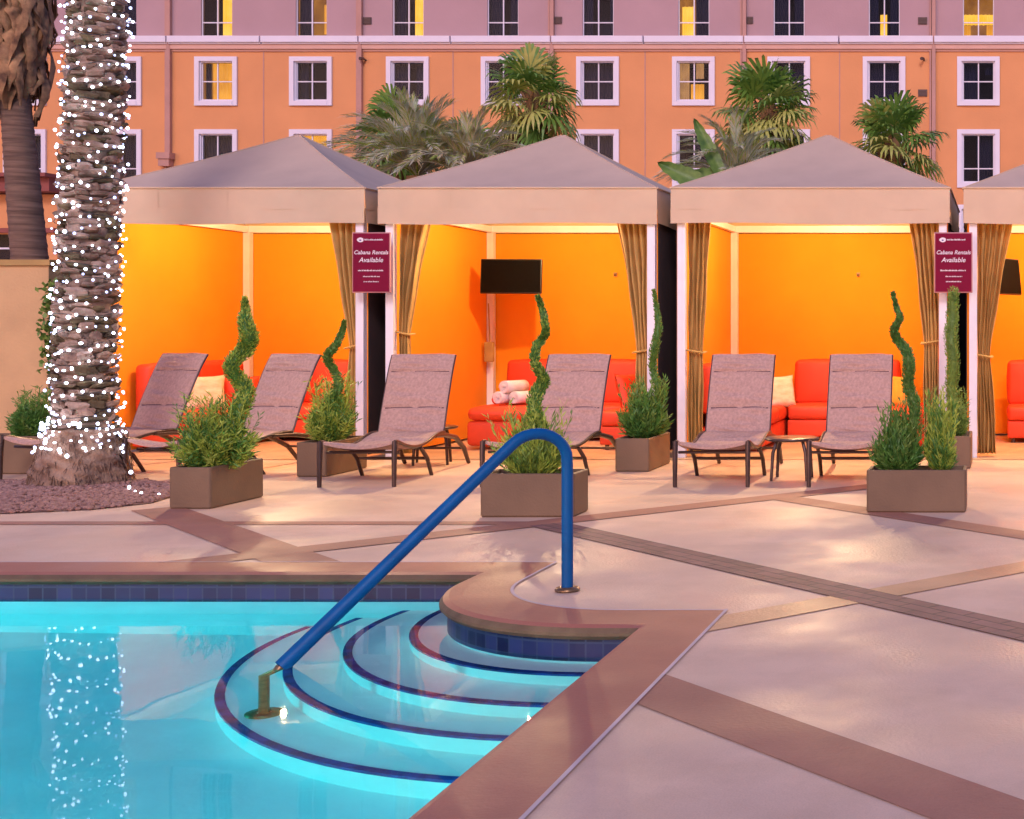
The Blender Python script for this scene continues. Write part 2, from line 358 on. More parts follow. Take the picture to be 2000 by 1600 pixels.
for r, d in ((1.28,.13),(1.59,.32),(1.86,.52),(2.15,.74)):
    z = WZ-d
    arc = [(PC[0]+r*cos(radians(a)), PC[1]+r*sin(radians(a))) for a in range(96, 271, 3)]
    poly = arc+[(-1.70, PC[1]-r), (-1.70, 8.2), (-1.95, 8.2)]
    st.slab(poly, -1.15, z)
    th = [radians(a) for a in range(96, 271, 3)]
    def ring(ra, rb, za, zb):
        A = [(PC[0]+ra*cos(a), PC[1]+ra*sin(a), za) for a in th]+[(-1.72, PC[1]-ra, za)]
        B = [(PC[0]+rb*cos(a), PC[1]+rb*sin(a), zb) for a in th]+[(-1.72, PC[1]-rb, zb)]
        k = len(A); ns.add(A+B, [(i, i+1, k+i+1, k+i) for i in range(k-1)])
    ring(r-.04, r+.004, z+.004, z+.004); ring(r+.004, r+.004, z+.004, z-.03)
kind(st.build('pool_steps', M['step'])); kind(ns.build('step_nosing', M['nose']))
wb = MB(); wb.slab([(-13.4,-4.4),(-1.45,-4.4),(-1.45,8.1),(-13.4,8.1)], -1.5, WZ); kind(wb.build('pool_water', M['water']))
# bands of darker concrete across the deck
def band(p, q, wd, mname, nm, z=.004):
    p, q = Vector(p), Vector(q); e = (q-p).normalized(); nn = Vector((-e.y, e.x))*wd/2
    N = 14; mb = MB(); L = []
    for i in range(N+1):
        c = p+(q-p)*i/N; L.append((c+nn, c-nn))
    mb.add([(*v, z) for pr in L for v in pr], [(2*i, 2*i+1, 2*i+3, 2*i+2) for i in range(N)])
    kind(mb.build(nm, M[mname]))
band((-1.62, 5.50), (2.6, 1.28), .30, 'band', 'deck_band')
band((-3.32, 9.66), (2.6, 3.74), .26, 'stamp', 'stamped_deck_band', .0055)
band((-1.86, 11.16), (1.6, 7.7), .26, 'band', 'deck_band', .0042)
band((-1.58, 6.25), (3.0, 10.83), .25, 'tan', 'deck_band', .0044)
band((-5.13, 7.92), (-1.1, 12.05), .28, 'band', 'deck_band', .0050)
band((-6.7, 10.5), (-4.07, 7.9), .34, 'band', 'deck_band', .0046)
band((-13, 9.72), (-3.2, 9.72), .16, 'band', 'deck_band', .0034)
# ------------------------------------------------------------------ handrail
hr = thing('handrail', (-2.373, 7.228, 0), 'bright blue padded handrail curving from the deck down into the pool steps', 'handrail')
def RP(a, z): return Vector((-2.373-a, 7.228-1.026*a, z))
pts = [RP(0,.012), RP(0,.2), RP(0,.4), RP(0,.58), RP(.0,.68)]
for k in range(1, 12):
    an = radians(k*12.2); R = .125
    pts.append(RP(R-R*cos(an), .715+R*1.22*sin(an)))
last = pts[-1]; a0 = (-2.373-last.x)
for k in range(1, 9): 
    a = a0+(1.0-a0)*k/8; pts.append(RP(a, last.z+(-.15-last.z)*k/8))
rt = MB(); rt.tube(pts, [.0305]*16+[.031+.0006*k for k in range(len(pts)-16)], 16); rt.build('rail_tube', M['railblue'], hr)
fm = MB(); fm.lathe((-2.373,7.228,.0), [(.066,.0065),(.066,.014),(.058,.022),(.040,.025)], 24); fm.add([(-2.373+.04*cos(k*pi/8), 7.228+.04*sin(k*pi/8), .025) for k in range(16)], [tuple(range(16))]); fm.build('base_flange', M['bronze'], hr)
q = RP(1.05, 0); lp = MB(); zt = WZ-.74
lp.tube([(q.x,q.y,zt), (q.x,q.y,zt+.3), (q.x,q.y,-.24), tuple(RP(1.0,-.15))], .024, 14); lp.lathe((q.x,q.y,zt), [(.08,.006),(.08,.03),(.03,.035)], 20)
lp.build('submerged_post', M['bronze'], hr)
# ------------------------------------------------------------------ cabanas
CW, CD, FY = 3.045, 3.05, 14.5
CX = [-10.02, -6.828, -3.632, -.436]
ZV0, ZV1, ZA = 2.563, 2.954, 3.74
def make_cabana(i, x0, label):
    t = thing('cabana', (x0+CW/2, FY+CD/2, 0), label, 'cabana', 'row of orange pool cabanas')
    x1, y0, y1 = x0+CW, FY, FY+CD; cx, cy = (x0+x1)/2, (y0+y1)/2
    for px, py in ((x0+.06,y0+.05),(x1-.12,y0+.05),(x0+.06,y1-.15),(x1-.12,y1-.15)):
        m = MB(); m.box((px,py,0.0),(px+.085,py+.085,2.67)); m.build('post', M['postw'], t)
    for a, b in (((x0+.06,y0+.06,2.672),(x1-.04,y0+.12,2.75)), ((x0+.06,y1-.14,2.672),(x1-.04,y1-.075,2.76)),
                 ((x0+.065,y0+.125,2.675),(x0+.13,y1-.145,2.752)), ((x1-.13,y0+.125,2.675),(x1-.065,y1-.145,2.752))):
        m = MB(); m.box(a, b); m.build('beam', M['postw'], t)
    c = MB(); e = .0
    cor = [(x0,y0),(x1,y0),(x1,y1),(x0,y1)]
    for k in range(4):
        p, q = Vector(cor[k]), Vector(cor[(k+1) % 4])
        def fn(u, v):
            # canvas sags a little between hip ridges
            b_ = p.lerp(q, u); a_ = Vector((cx, cy)); w_ = b_.lerp(a_, v*.985)
            z = ZV1+(ZA-ZV1)*v - .05*sin(pi*v)*(1-abs(2*u-1)**2) - .018*sin(pi*v)
            return (w_.x, w_.y, z)
        c.grid(fn, 12, 10, 0, True)
    for k in range(4):
        c.tube([(cor[k][0]+(cx-cor[k][0])*w_*.985, cor[k][1]+(cy-cor[k][1])*w_*.985, ZV1+(ZA-ZV1)*w_-.018*sin(pi*w_)+.003) for w_ in [q_/10 for q_ in range(11)]], .007, 5)
    c.lathe((cx, cy, ZA-.012), [(.05,-.02),(.045,.01),(.0,.022)], 12)
    c.build('canopy', M['canvas'], t)
    v = MB()
    for k in range(4):
        p, q = Vector(cor[k]), Vector(cor[(k+1) % 4]); e_ = (q-p).normalized(); nn = Vector((e_.y, -e_.x))
        ph = random.random()*6
        def fv(u, w, off=0, za=ZV0, zb=ZV1):
            b_ = p.lerp(q, u)
            wob = .010*sin(u*9+ph)*(1-w)+.006*sin(u*23+ph*2)*(1-w)
            z = za+(zb-za)*w + (.010*sin(u*7+ph) if w == 0 else 0)
            return (*(b_+nn*(off+wob)), z)
        v.grid(lambda u, w: fv(u, w, .0, ZV0+.15, ZV1), 30, 3, 0, True)
        v.grid(lambda u, w: fv(u, w, .006, ZV0, ZV0+.172), 30, 3, 0, True)
        for s in (.26, .51, .77):
            b_ = p.lerp(q, s); A = b_-e_*.003; B = b_+e_*.003
            v.add([(*(A+nn*.004), ZV0+.18), (*(B+nn*.004), ZV0+.18), (*(B+nn*.008), ZV1-.01), (*(A+nn*.008), ZV1-.01)], [(0,1,2,3)])
        v.tube([(*(p+nn*.004), ZV1), (*(q+nn*.004), ZV1)], .012, 6)
    v.build('valance', M['valance'], t)
    for nm, a, b in (('back_panel', (x0+.05,y1-.05,.03), (x1-.05,y1-.03,2.66)), ('side_panel', (x0+.035,y0+.14,.03), (x0+.055,y1-.055,2.67)), ('side_panel', (x1-.035,y0+.14,.03), (x1-.025,y1-.055,2.67))):
        m = MB(); m.box(a, b); m.build(nm, M['wallfab'], t)
    for xx in (x0+.03, x1-.022):
        m = MB(); m.box((xx-.004,y0+.14,.03),(xx+.002,y1-.03,2.68)); m.build('outer_lining', M['outfab'], t)
    hk = MB(); hx = x0+CW*.565; hk.box((hx-.02,y1-.075,2.10),(hx+.02,y1-.052,2.15)); hk.tube([(hx,y1-.075,2.12),(hx,y1-.10,2.11),(hx,y1-.105,2.13)], .006, 6); hk.build('wall_hook', M['bronze'], t)
    ls = MB(); ls.lathe((cx, cy-.35, 2.95), [(.03,.16),(.05,.15),(.17,.0),(.165,.0),(.045,.14)], 20); ls.tube([(cx,cy-.35,3.1),(cx,cy-.35,3.5)], .008, 6); ls.build('lamp_shade', M['postw'], t)
    pl = bpy.data.lights.new('cabana_lamp', 'POINT'); pl.energy = LAMPW[i]; pl.color = (1.0, .66, .30); pl.shadow_soft_size = .03
    po = bpy.data.objects.new('cabana_lamp', pl); S.collection.objects.link(po); po.location = (cx, cy-.35, 2.84)
    dl = area_lamp('beam_downlight', (cx, y0+.45, 2.66), (0,-1,-.55), .07, 30, (1.0, .70, .42))
    return t
LAMPW = [70, 70, 80, 100]
for i, (x0, lb) in enumerate(zip(CX, ('orange canvas cabana nearest the light-wrapped palm, cream pillow on its sofa',
        'orange canvas cabana with a television by its back corner and rolled towels inside',
        'orange canvas cabana with two loungers and a round side table before it',
        'orange canvas cabana cut by the right edge of the photo, brightest valance'))):
    make_cabana(i, x0, lb)
# floor inside the row (same concrete, lamp glow put into the ochre colour)
pf = MB(); pf.slab([(-10.2,14.35),(3.2,14.35),(3.2,18.2),(-10.2,18.2)], None, .005); M['cfloor'] = mat('cabana_floor', (.60,.42,.24), .5, .2, 2, .1, 40)
kind(pf.build('cabana_floor', M['cfloor']))
# curtains
def curtain(xp, side, ztie, wt, wm, wb, label, folds=5, ph=0):
    t = thing('curtain', (xp, FY+.19, 0), label, 'curtain', 'gold curtains tied at the cabana posts')
    def wd(z):
        if z > ztie:
            k = (z-ztie)/(2.66-ztie); return wm+(wt-wm)*(k**1.25)
        k = (ztie-z)/ztie; return wm+(wb-wm)*min(1, k*1.6)
    def fn(u, v):
        z = .04+(2.66-.04)*v; w_ = wd(z); pinch = .35+.65*min(1, abs(z-ztie)/.5)
        d = (.045*sin(u*2*pi*folds+ph)+.012*sin(u*2*pi*folds*2.3+ph*3+z*2))*pinch
        return (xp+side*(u*w_+.006*sin(z*7+u*9)), FY+.19+d+.02*sin(z*2+ph), z)
    m = MB(); m.grid(fn, folds*12, 36, 0, True); o = m.build('drape', M['curtain'], t)
    md = o.modifiers.new('thickness', 'SOLIDIFY'); md.thickness = .006
    tb = MB(); tb.tube([(xp-side*.09, FY+.13, ztie+.06), (xp+side*.01, FY+.115, ztie+.03), (xp+side*(wm+.01), FY+.125, ztie), (xp+side*(wm+.015), FY+.25, ztie+.01)], .022, 8, flat=.5)
    tb.build('tieback', M['curtain'], t)
curtain(CX[0]+CW-.13, -1, 1.2, .34, .13, .17, 'gold curtain beside the sign, in the first cabana from the palm', 4, .4)
curtain(CX[1]+.15, 1, 1.35, .34, .12, .13, 'gold curtain behind the leftmost upright lounger, left side of the television cabana', 4, 1.9)
curtain(CX[1]+CW-.13, -1, 1.15, .38, .15, .15, 'gold curtain at the right side of the television cabana, behind a tall thin topiary', 5, 2.7)
curtain(CX[2]+.15, 1, 1.15, .24, .16, .16, 'narrow gold curtain at the left post of the cabana with the round side table', 4, 3.6)
curtain(CX[2]+CW-.13, -1, 1.25, .33, .17, .16, 'gold curtain left of the right-hand maroon sign', 5, 4.4)
curtain(CX[3]+.15, 1, 1.1, .40, .14, .20, 'wide gold curtain right of the right-hand maroon sign', 5, 5.2)
# ------------------------------------------------------------------ signs
def sign(px, label, l1, l2):
    c = P(px, 513, 14.36); t = thing('cabana_sign', c, label, 'sign', 'maroon signs hung between cabana posts')
    w_, h_ = .195, .315
    m = MB(); m.rbox((c.x-w_-.012,c.y,c.z-h_-.012),(c.x+w_+.012,c.y+.02,c.z+h_+.012), .006); m.build('sign_frame', M['signrim'], t)
    m = MB(); m.box((c.x-w_,c.y-.004,c.z-h_),(c.x+w_,c.y+.001,c.z+h_)); m.build('sign_board', M['sign'], t)
    br = MB(); br.box((c.x-.15,c.y+.02,c.z+.2),(c.x+.15,c.y+.06,c.z+.23)); br.box((c.x-.15,c.y+.02,c.z-.25),(c.x+.15,c.y+.06,c.z-.22)); br.build('bracket', M['bronze'], t)
    lg = MB(); y = c.y-.006
    lx, lz = c.x-.115, c.z+.245
    lg.add([(lx+.034*cos(a*pi/8)*(1+.12*sin(a)), y, lz+.026*sin(a*pi/8)) for a in range(16)], [tuple(range(16))])
    lg.add([(lx+.012*cos(a*pi/8), y-.001, lz-.004+.008*sin(a*pi/8)) for a in range(16)], [tuple(range(16))], 1)
    def dashes(x0, x1, z, hh):                                  # fine print, too small to read in the photo
        x = x0
        while x < x1:
            L = random.uniform(.012, .034); x2 = min(x+L, x1); k = x
            while k < x2:
                h2 = hh*random.uniform(.6, 1); lg.add([(k,y,z-hh/2),(k+.005,y,z-hh/2),(k+.005,y,z-hh/2+h2),(k,y,z-hh/2+h2)], [(0,1,2,3)]); k += .0068
            x = x2+.007
    dashes(c.x-.07, c.x+.125, c.z+.248, .018)
    dashes(c.x-.14, c.x+.13, c.z-.085, .016); dashes(c.x-.085, c.x+.095, c.z-.15, .013); dashes(c.x-.08, c.x+.085, c.z-.205, .014)
    lg.build('logo_print', [M['print'], M['printblue']], t)
    for txt, zz, sz in ((l1, .10, .060), (l2, .015, .072)):
        fc = bpy.data.curves.new('lettering', 'FONT'); fc.body = txt; fc.size = sz; fc.align_x = 'CENTER'; fc.extrude = .0006; fc.shear = .25; fc.offset = .0008
        tmp = bpy.data.objects.new('lettering', fc); S.collection.objects.link(tmp); bpy.context.view_layer.update()
        me = bpy.data.meshes.new_from_object(tmp); bpy.data.objects.remove(tmp); me.materials.clear(); me.materials.append(M['print'])
        fo = bpy.data.objects.new('lettering', me); S.collection.objects.link(fo)
        fo.parent = t; fo.location = (0, -.007, zz-.01); fo.rotation_euler = (pi/2, 0, 0)
sign(725, 'maroon cabana sign between the post pair left of the television cabana', 'Cabana Rentals', 'Available')
sign(1862, 'maroon cabana sign at right, between the post pair beside the widest gold curtain', 'Cabana Rentals', 'Available')
# ------------------------------------------------------------------ sofas, ottoman, pillows, towels, televisions
SC = 'orange red sofas in the cabanas'
def sofa(cx, cy, length, rz, label, n=2, depth=.78, arms=False):
    t = thing('sofa', (0,0,0), label, 'sofa', SC); L = length/2
    m = MB(); m.rbox((-L,-depth/2,.06),(L,depth/2,.27), .02); m.build('base', M['sofa'], t)
    for k in range(4):
        f = MB(); sx = (-1,1)[k % 2]; sy = (-1,1)[k//2]; f.tube([(sx*(L-.07), sy*(depth/2-.07), 0), (sx*(L-.07), sy*(depth/2-.07), .065)], .025, 8); f.build('foot', M['frame'], t)
    for k in range(n):
        a = -L+k*length/n+.006; b = -L+(k+1)*length/n-.006
        m = MB(); m.rbox((a,-depth/2-.01,.275),(b,depth/2-.16,.45), .04, puff=.018); m.build('seat_cushion', M['sofa'], t)
        m = MB(); m.rbox((a,depth/2-.21,.44),(b,depth/2-.02,1.0), .05, puff=.02); m.build('back_cushion', M['sofa'], t)
    t.location = (cx, cy, .005); t.rotation_euler = (0,0,rz); return t
sofa(-8.45, 16.98, 1.9, 0, 'red orange sofa along the back wall behind the palm-side loungers, cream pillow on it')
sofa(-9.55, 16.1, 1.9, pi/2, 'red orange sofa along the left wall of the first cabana, half behind the palm')
sofa(-5.55, 16.98, 1.75, 0, 'red orange sofa along the back wall of the television cabana')
sofa(-4.30, 16.32, 1.8, -pi/2, 'red orange sofa at the right wall of the television cabana, red pillow leaning on it')
sofa(-3.13, 16.2, 2.0, pi/2, 'red orange sofa against the left wall, behind the lounger left of the round table')
sofa(-2.02, 16.98, 1.36, 0, 'red orange sofa on the back wall between the two loungers by the round table')
sofa(-1.06, 16.25, 1.9, -pi/2, 'red orange sofa on the right wall behind the tall wavy topiary')
sofa(.80, 16.75, 1.5, 0, 'red orange sofa at the right edge of the photo, in the brightest cabana')
ot = thing('ottoman', (-5.80, 15.85, .005), 'round-edged red orange ottoman holding rolled white towels', 'ottoman')
m = MB(); m.rbox((-6.24,15.42,.05),(-5.36,16.28,.34), .05); m.build('base', M['sofa'], ot)
m = MB(); m.rbox((-6.23,15.40,.345),(-5.37,16.28,.50), .07, puff=.02); m.build('cushion', M['sofa'], ot)
m = MB(); m.rbox((-6.16,15.95,.50),(-5.42,16.22,.62), .055, puff=.01); m.build('bolster', M['sofa'], ot)
def towel(x, y, z, rz, label):
    t = tag(bpy.data.objects.new('rolled_towel', None), label, 'towel', 'rolled white towels'); S.collection.objects.link(t); ORG[t.name] = Vector((0,0,0))
    m = MB(); R = .072; L = .17
    prof = []
    for k in range(0, 70):
        a = k*.32; r = .012+(R-.012)*k/69; prof.append((r*cos(a), r*sin(a)))
    m.grid(lambda u, v: (prof[min(69, round(u*69))][0], (-L+2*L*v)*(1+.04*sin(u*19)), prof[min(69, round(u*69))][1]+R), 69, 3, 0, True)
    o = m.build('terry_roll', M['towel'], t); md = o.modifiers.new('thickness', 'SOLIDIFY'); md.thickness = .016; md.offset = 0
    t.location = (x, y, z); t.rotation_euler = (0,0,rz)
towel(-5.87, 15.74, .53, radians(-24), 'rolled white towel lying at bottom left of the pile on the red ottoman')
towel(-5.67, 15.74, .53, radians(-28), 'rolled white towel lying at bottom right of the pile on the red ottoman')
towel(-5.80, 15.76, .655, radians(-24), 'rolled white towel resting on top of two others on the red ottoman')
def pillow(x, y, z, rz, tilt, sz, mname, label):
    t = MB(); h = sz/2
    for sg in (-1, 1):
        def fn(u, v):
            a, b = 2*u-1, 2*v-1; e = (1-a**4)*(1-b**4)
            pin = 1-.10*(1-a*a)*(abs(b)**6)-.0; pin2 = 1-.10*(1-b*b)*(abs(a)**6)
            return (a*h*pin2, sg*(.075*sqrt(max(e,0))+.004*sin(a*9+b*5)), b*h*pin)
        t.grid(fn, 12, 12, 0, True, flip=(sg > 0))
    o = t.build('throw_pillow', M[mname]); tag(o, label, 'pillow', 'throw pillows on the sofas')
    o.location = (x, y, z+h*.93); o.rotation_euler = (tilt, 0, rz)
pillow(-9.45, 15.72, .45, radians(38), radians(-18), .44, 'cream', 'cream patterned pillow leaning beside the slanted lounger near the palm')
pillow(-9.38, 16.35, .45, radians(30), radians(-12), .40, 'sofa', 'red pillow just right of the cream patterned pillow')
pillow(-9.12, 16.70, .43, radians(-6), radians(-14), .46, 'gold', 'golden pillow between a spiral topiary and a lounger')
pillow(-4.50, 16.05, .44, radians(68), radians(-16), .46, 'sofa', 'red pillow leaning upright beside the lounger in the television cabana')
pillow(-2.80, 16.62, .43, radians(38), radians(-14), .42, 'cream', 'pale pillow peeking out right of the lounger that is left of the round table')
pillow(-1.33, 16.62, .43, radians(-35), radians(-14), .42, 'gold', 'yellow pillow between a lounger and the tall wavy topiary')
def tv(px, py, D, rz, label, mount):
    c = P(px, py, D); t = thing('wall_television', c, label, 'television', 'flat televisions in the cabanas', 0)
    ORG[t.name] = Vector((0,0,0))
    m = MB(); m.rbox((-.375,-.02,-.22),(.375,.025,.22), .012); m.build('screen_housing', M['tvback'], t)
    m = MB(); m.box((-.36,-.024,-.205),(.36,-.0202,.205)); m.build('screen', M['screen'], t)
    m = MB(); m.box((-.10,.025,-.10),(.10,.05,.10)); m.build('mount_plate', M['tvback'], t)
    q = Vector(mount)-c; q = Matrix.Rotation(-rz, 3, 'Z') @ q
    m = MB(); m.tube([(0,.05,0), (q*.55)+Vector((.05,0,0)), q], .018, 8); m.build('mount_arm', M['tvback'], t)
    t.rotation_euler = (radians(-6), 0, rz)
tv(999, 540, 16.75, radians(6), 'black television on the back corner post above the towels', (-6.66, 17.38, 2.05))
tv(1838, 540, 16.7, radians(-42), 'black television mostly hidden behind the curtain left of the right-hand sign', (-.75, 17.38, 2.05))
tv(1962, 540, 15.9, radians(62), 'black television on the left wall of the cabana at the right edge', (-.30, 16.2, 2.05))
sb = MB(); c = P(957, 683, 17.25); sb.rbox((c.x-.07,c.y-.03,c.z-.16),(c.x+.05,c.y+.03,c.z+.10), .015); sb.tube([(c.x,c.y,c.z+.1),(c.x-.02,c.y,c.z+.6)], .008, 6)
tag(sb.build('junction_box', M['cap']), 'small ochre box on the corner post under the television', 'junction box')
# ------------------------------------------------------------------ loungers
LG = 'mauve sling loungers facing the pool'
lo = proto('sun_lounger', 'mauve sling lounger left of a small table, behind the left end of the blue handrail', 'sun lounger', LG)
HW = .325
seat = [(0,.405),(.06,.402),(.2,.365),(.4,.325),(.6,.315),(.8,.335),(1.0,.375),(1.15,.395),(1.27,.39)]
back = [(1.25,.36),(1.29,.44),(1.36,.62),(1.44,.80),(1.52,.97),(1.58,1.08),(1.63,1.155)]
def interp(pr, s):
    k = s*(len(pr)-1); i = min(int(k), len(pr)-2); f = k-i
    p0 = pr[max(i-1,0)]; p1 = pr[i]; p2 = pr[i+1]; p3 = pr[min(i+2,len(pr)-1)]
    return tuple(.5*((2*p1[j])+(-p0[j]+p2[j])*f+(2*p0[j]-5*p1[j]+4*p2[j]-p3[j])*f*f+(-p0[j]+3*p1[j]-3*p2[j]+p3[j])*f**3) for j in (0,1))
def pad(pr, w_, seams, th, name, wr):
    m = MB()
    def nrm(s):
        a, b = interp(pr, max(0,s-.01)), interp(pr, min(1,s+.01)); dy, dz = b[0]-a[0], b[1]-a[1]; L = sqrt(dy*dy+dz*dz)
        return (-dz/L, dy/L)
    def top(u, v):
        y, z = interp(pr, v); ny, nz = nrm(v); a = 2*u-1
        d = .018*(1-abs(a)**5)
        for s in seams: d -= .030*math.exp(-((v-s+.012*(a*a-.5))/.012)**2)*(1-abs(a)**8)
        d += wr*(1-a**4)*(.013*sin(v*58+2.2*sin(a*2.1+v*5)+a*1.2)*max(0,sin(v*17+a*2.5+1))+.009*sin(v*97+a*3+2*sin(v*11))*max(0,sin(v*9-a*3)))
        sag = -.012*(1-a*a) - (.05*(1-a*a)*math.exp(-v*3.5) if name == 'seat_pad' else 0)
        return (a*w_, y+ny*(d+sag), z+nz*(d+sag))
    def bot(u, v):
        y, z = interp(pr, v); ny, nz = nrm(v); return ((2*u-1)*w_, y-ny*th, z-nz*th-(.05*(1-(2*u-1)**2)*math.exp(-v*3.5) if name == 'seat_pad' else 0))
    m.grid(top, 18, 80, 0, True, flip=False); m.grid(bot, 18, 20, 0, True, flip=True)
    for uu in (0, 1): m.grid(lambda u, v: tuple(Vector(top(uu, v)).lerp(Vector(bot(uu, v)), u)), 1, 40, 0, True)
    for vv in (0, 1): m.grid(lambda u, v: tuple(Vector(top(u, vv)).lerp(Vector(bot(u, vv)), v)), 18, 1, 0, True)
    for s in seams:
        sp = []
        for k in range(25):
            u = .04+.92*k/24; a = 2*u-1; sp.append(Vector(top(u, s-.012*(a*a-.5))))
        m.tube(sp, .008, 5, 1)
    return m.build(name, [M['sling'], M['seam']], lo)
pad(seat, HW-.01, (.33,.66), .018, 'seat_pad', .6); pad(back, HW-.014, (.345,.69), .02, 'back_pad', 1.0)
for cb in ([(-HW,.12,.30),(HW,.12,.30)], [(-HW,.8,.18),(HW,.8,.18)], [(-HW,1.85,.18),(HW,1.85,.18)]):
    m = MB(); m.tube(cb, .013, 8); m.build('crossbar', M['frame'], lo)
for sx in (-1, 1):
    m = MB(); m.tube([(sx*HW, *interp(seat, k/24)) for k in range(25)], .016, 8); m.build('side_rail', M['frame'], lo)
    m = MB(); m.tube([(sx*(HW-.008), interp(back, k/16)[0]+.008, interp(back, k/16)[1]-.006) for k in range(17)], .008, 8); m.build('back_rail', M['frame'], lo)
    m = MB(); m.tube([(sx*HW,.0,.41),(sx*HW,-.012,.3),(sx*HW,-.018,0)], [.024,.024,.019], 12); m.build('leg', M['frame'], lo)
    m = MB(); m.tube([(sx*HW,1.02,.37),(sx*HW,1.3,.36),(sx*HW,1.6,.31),(sx*HW,1.85,.18),(sx*HW,2.0,.015)], [.018,.024,.026,.024,.02], 10); m.build('rear_leg', M['frame'], lo)
    m = MB(); m.tube([(sx*HW,.62,.30),(sx*HW,.8,.18),(sx*HW,.92,.0)], [.018,.02,.018], 10); m.build('middle_leg', M['frame'], lo)
fx_, fy_ = -5.80, 11.93
lo.location = (fx_, fy_, 0); lo.rotation_euler = (0,0,radians(4)); lo['label'] = 'mauve sling lounger with its whole seat in view, just left of the rail\'s slanting part'
dup(lo, (-4.36, 11.95, 0), radians(-1), 'mauve sling lounger behind the central planter and the crook of the blue rail')
dup(lo, (-2.62, 11.93, 0), radians(1), 'mauve sling lounger left of the round side table')
dup(lo, (-1.42, 11.93, 0), radians(1), 'mauve sling lounger right of the round side table, next to the long planter')
dup(lo, (-7.78, 12.15, 0), radians(-17), 'mauve sling lounger between the green spiral topiary and the first sign, turned away')
dup(lo, (-9.12, 12.40, 0), radians(-19), 'mauve sling lounger slanting out from behind the light-wrapped palm')
# side tables
tb = proto('side_table', 'round low side table between two loungers', 'side table', 'low round side tables')
m = MB(); m.lathe((0,0,.385), [(0,.012),(.235,.012),(.255,.004),(.255,-.008),(.235,-.018),(0,-.018)], 32); m.build('table_top', M['frame'], tb)
for k in range(4):
    a = pi/4+k*pi/2; m = MB(); m.tube([(.17*cos(a),.17*sin(a),.37),(.215*cos(a),.215*sin(a),.26),(.235*cos(a),.235*sin(a),0)], [.016,.017,.014], 8); m.build('leg', M['frame'], tb)
tb.location = (-2.0, 12.55, 0)
tb['label'] = 'low round side table standing between two loungers right of the rail'
dup(tb, (-6.0, 13.95, 0.0), .3, 'low round side table partly hidden behind the lounger with its seat in view')
# ------------------------------------------------------------------ planters and their plants
def planter(x0, y0, w_, d_, label, h=.33):
    t = thing('planter', (x0+w_/2, y0+d_/2, 0), label, 'planter', 'brown planters along the deck')
    m = MB(); x1, y1 = x0+w_, y0+d_; k = .012
    def ringp(e, r, z):
        out = []
        for cx_, cy_, a0_ in ((x1-e-r,y1-e-r,0),(x0+e+r,y1-e-r,90),(x0+e+r,y0+e+r,180),(x1-e-r,y0+e+r,270)):
            for q in range(5): 
                a = radians(a0_+q*22.5); out.append((cx_+r*cos(a), cy_+r*sin(a), z))
        return out
    rs = [ringp(k,.010,0.002), ringp(0,.022,.014), ringp(0,.022,h-.03), ringp(0,.022,h-.006), ringp(.005,.02,h), ringp(.022,.015,h), ringp(.027,.012,h-.006), ringp(.032,.01,h-.07)]
    vs = [v for r in rs for v in r]; L = 20
    m.add(vs, [(i*L+j, i*L+(j+1) % L, (i+1)*L+(j+1) % L, (i+1)*L+j) for i in range(len(rs)-1) for j in range(L)], 0, False)
    m.add(rs[0], [tuple(range(L))[::-1]])
    m.build('tub', M['planter'], t)
    s = MB(); s.grid(lambda u, v: (x0+.03+(w_-.06)*u, y0+.03+(d_-.06)*v, h-.045+.012*sin(u*17+v*5)*sin(v*13)+random.uniform(-.006,.006)), 20, 14, 0, False); 
    for k in range(26):
        s.ball((random.uniform(x0+.05,x1-.05), random.uniform(y0+.05,y1-.05), h-.035), random.uniform(.008,.02), 5, 1, jit=.2)
    s.build('soil', [M['soil'], M['gravel']], t)
planter(-6.58, 10.47, .33, .76, 'brown planter right of the palm, holding the bushy green spiral topiary')
planter(-6.77, 12.71, .29, .83, 'brown planter behind the lounger seat, below the first sign')
planter(-3.95, 10.02, .71, .36, 'brown planter standing behind the crook of the blue handrail')
planter(-3.85, 13.16, .34, .84, 'brown planter at the gap left of the narrow gold curtain')
planter(-1.06, 10.27, .77, .36, 'long brown planter at right, holding the tall wavy topiary')
planter(-.60, 13.45, .27, .7, 'small brown planter standing under the right-hand maroon sign')
planter(-10.1, 12.95, .80, .4, 'dark brown planter before the tan wall, left of the palm', .37)
def leaf(m, p, d, L, wd, mi, bend=0.0):
    d = d.normalized(); s = d.cross(Vector((random.gauss(0,1),random.gauss(0,1),random.gauss(0,1)))).normalized()*wd
    q = p+d*L*.55+Vector((0,0,bend)); e = p+d*L+Vector((0,0,bend*2.2))
    m.add([p, q+s, e, q-s], [(0,1,2,3)], mi)
BG = 'leafy bushes in the planters'
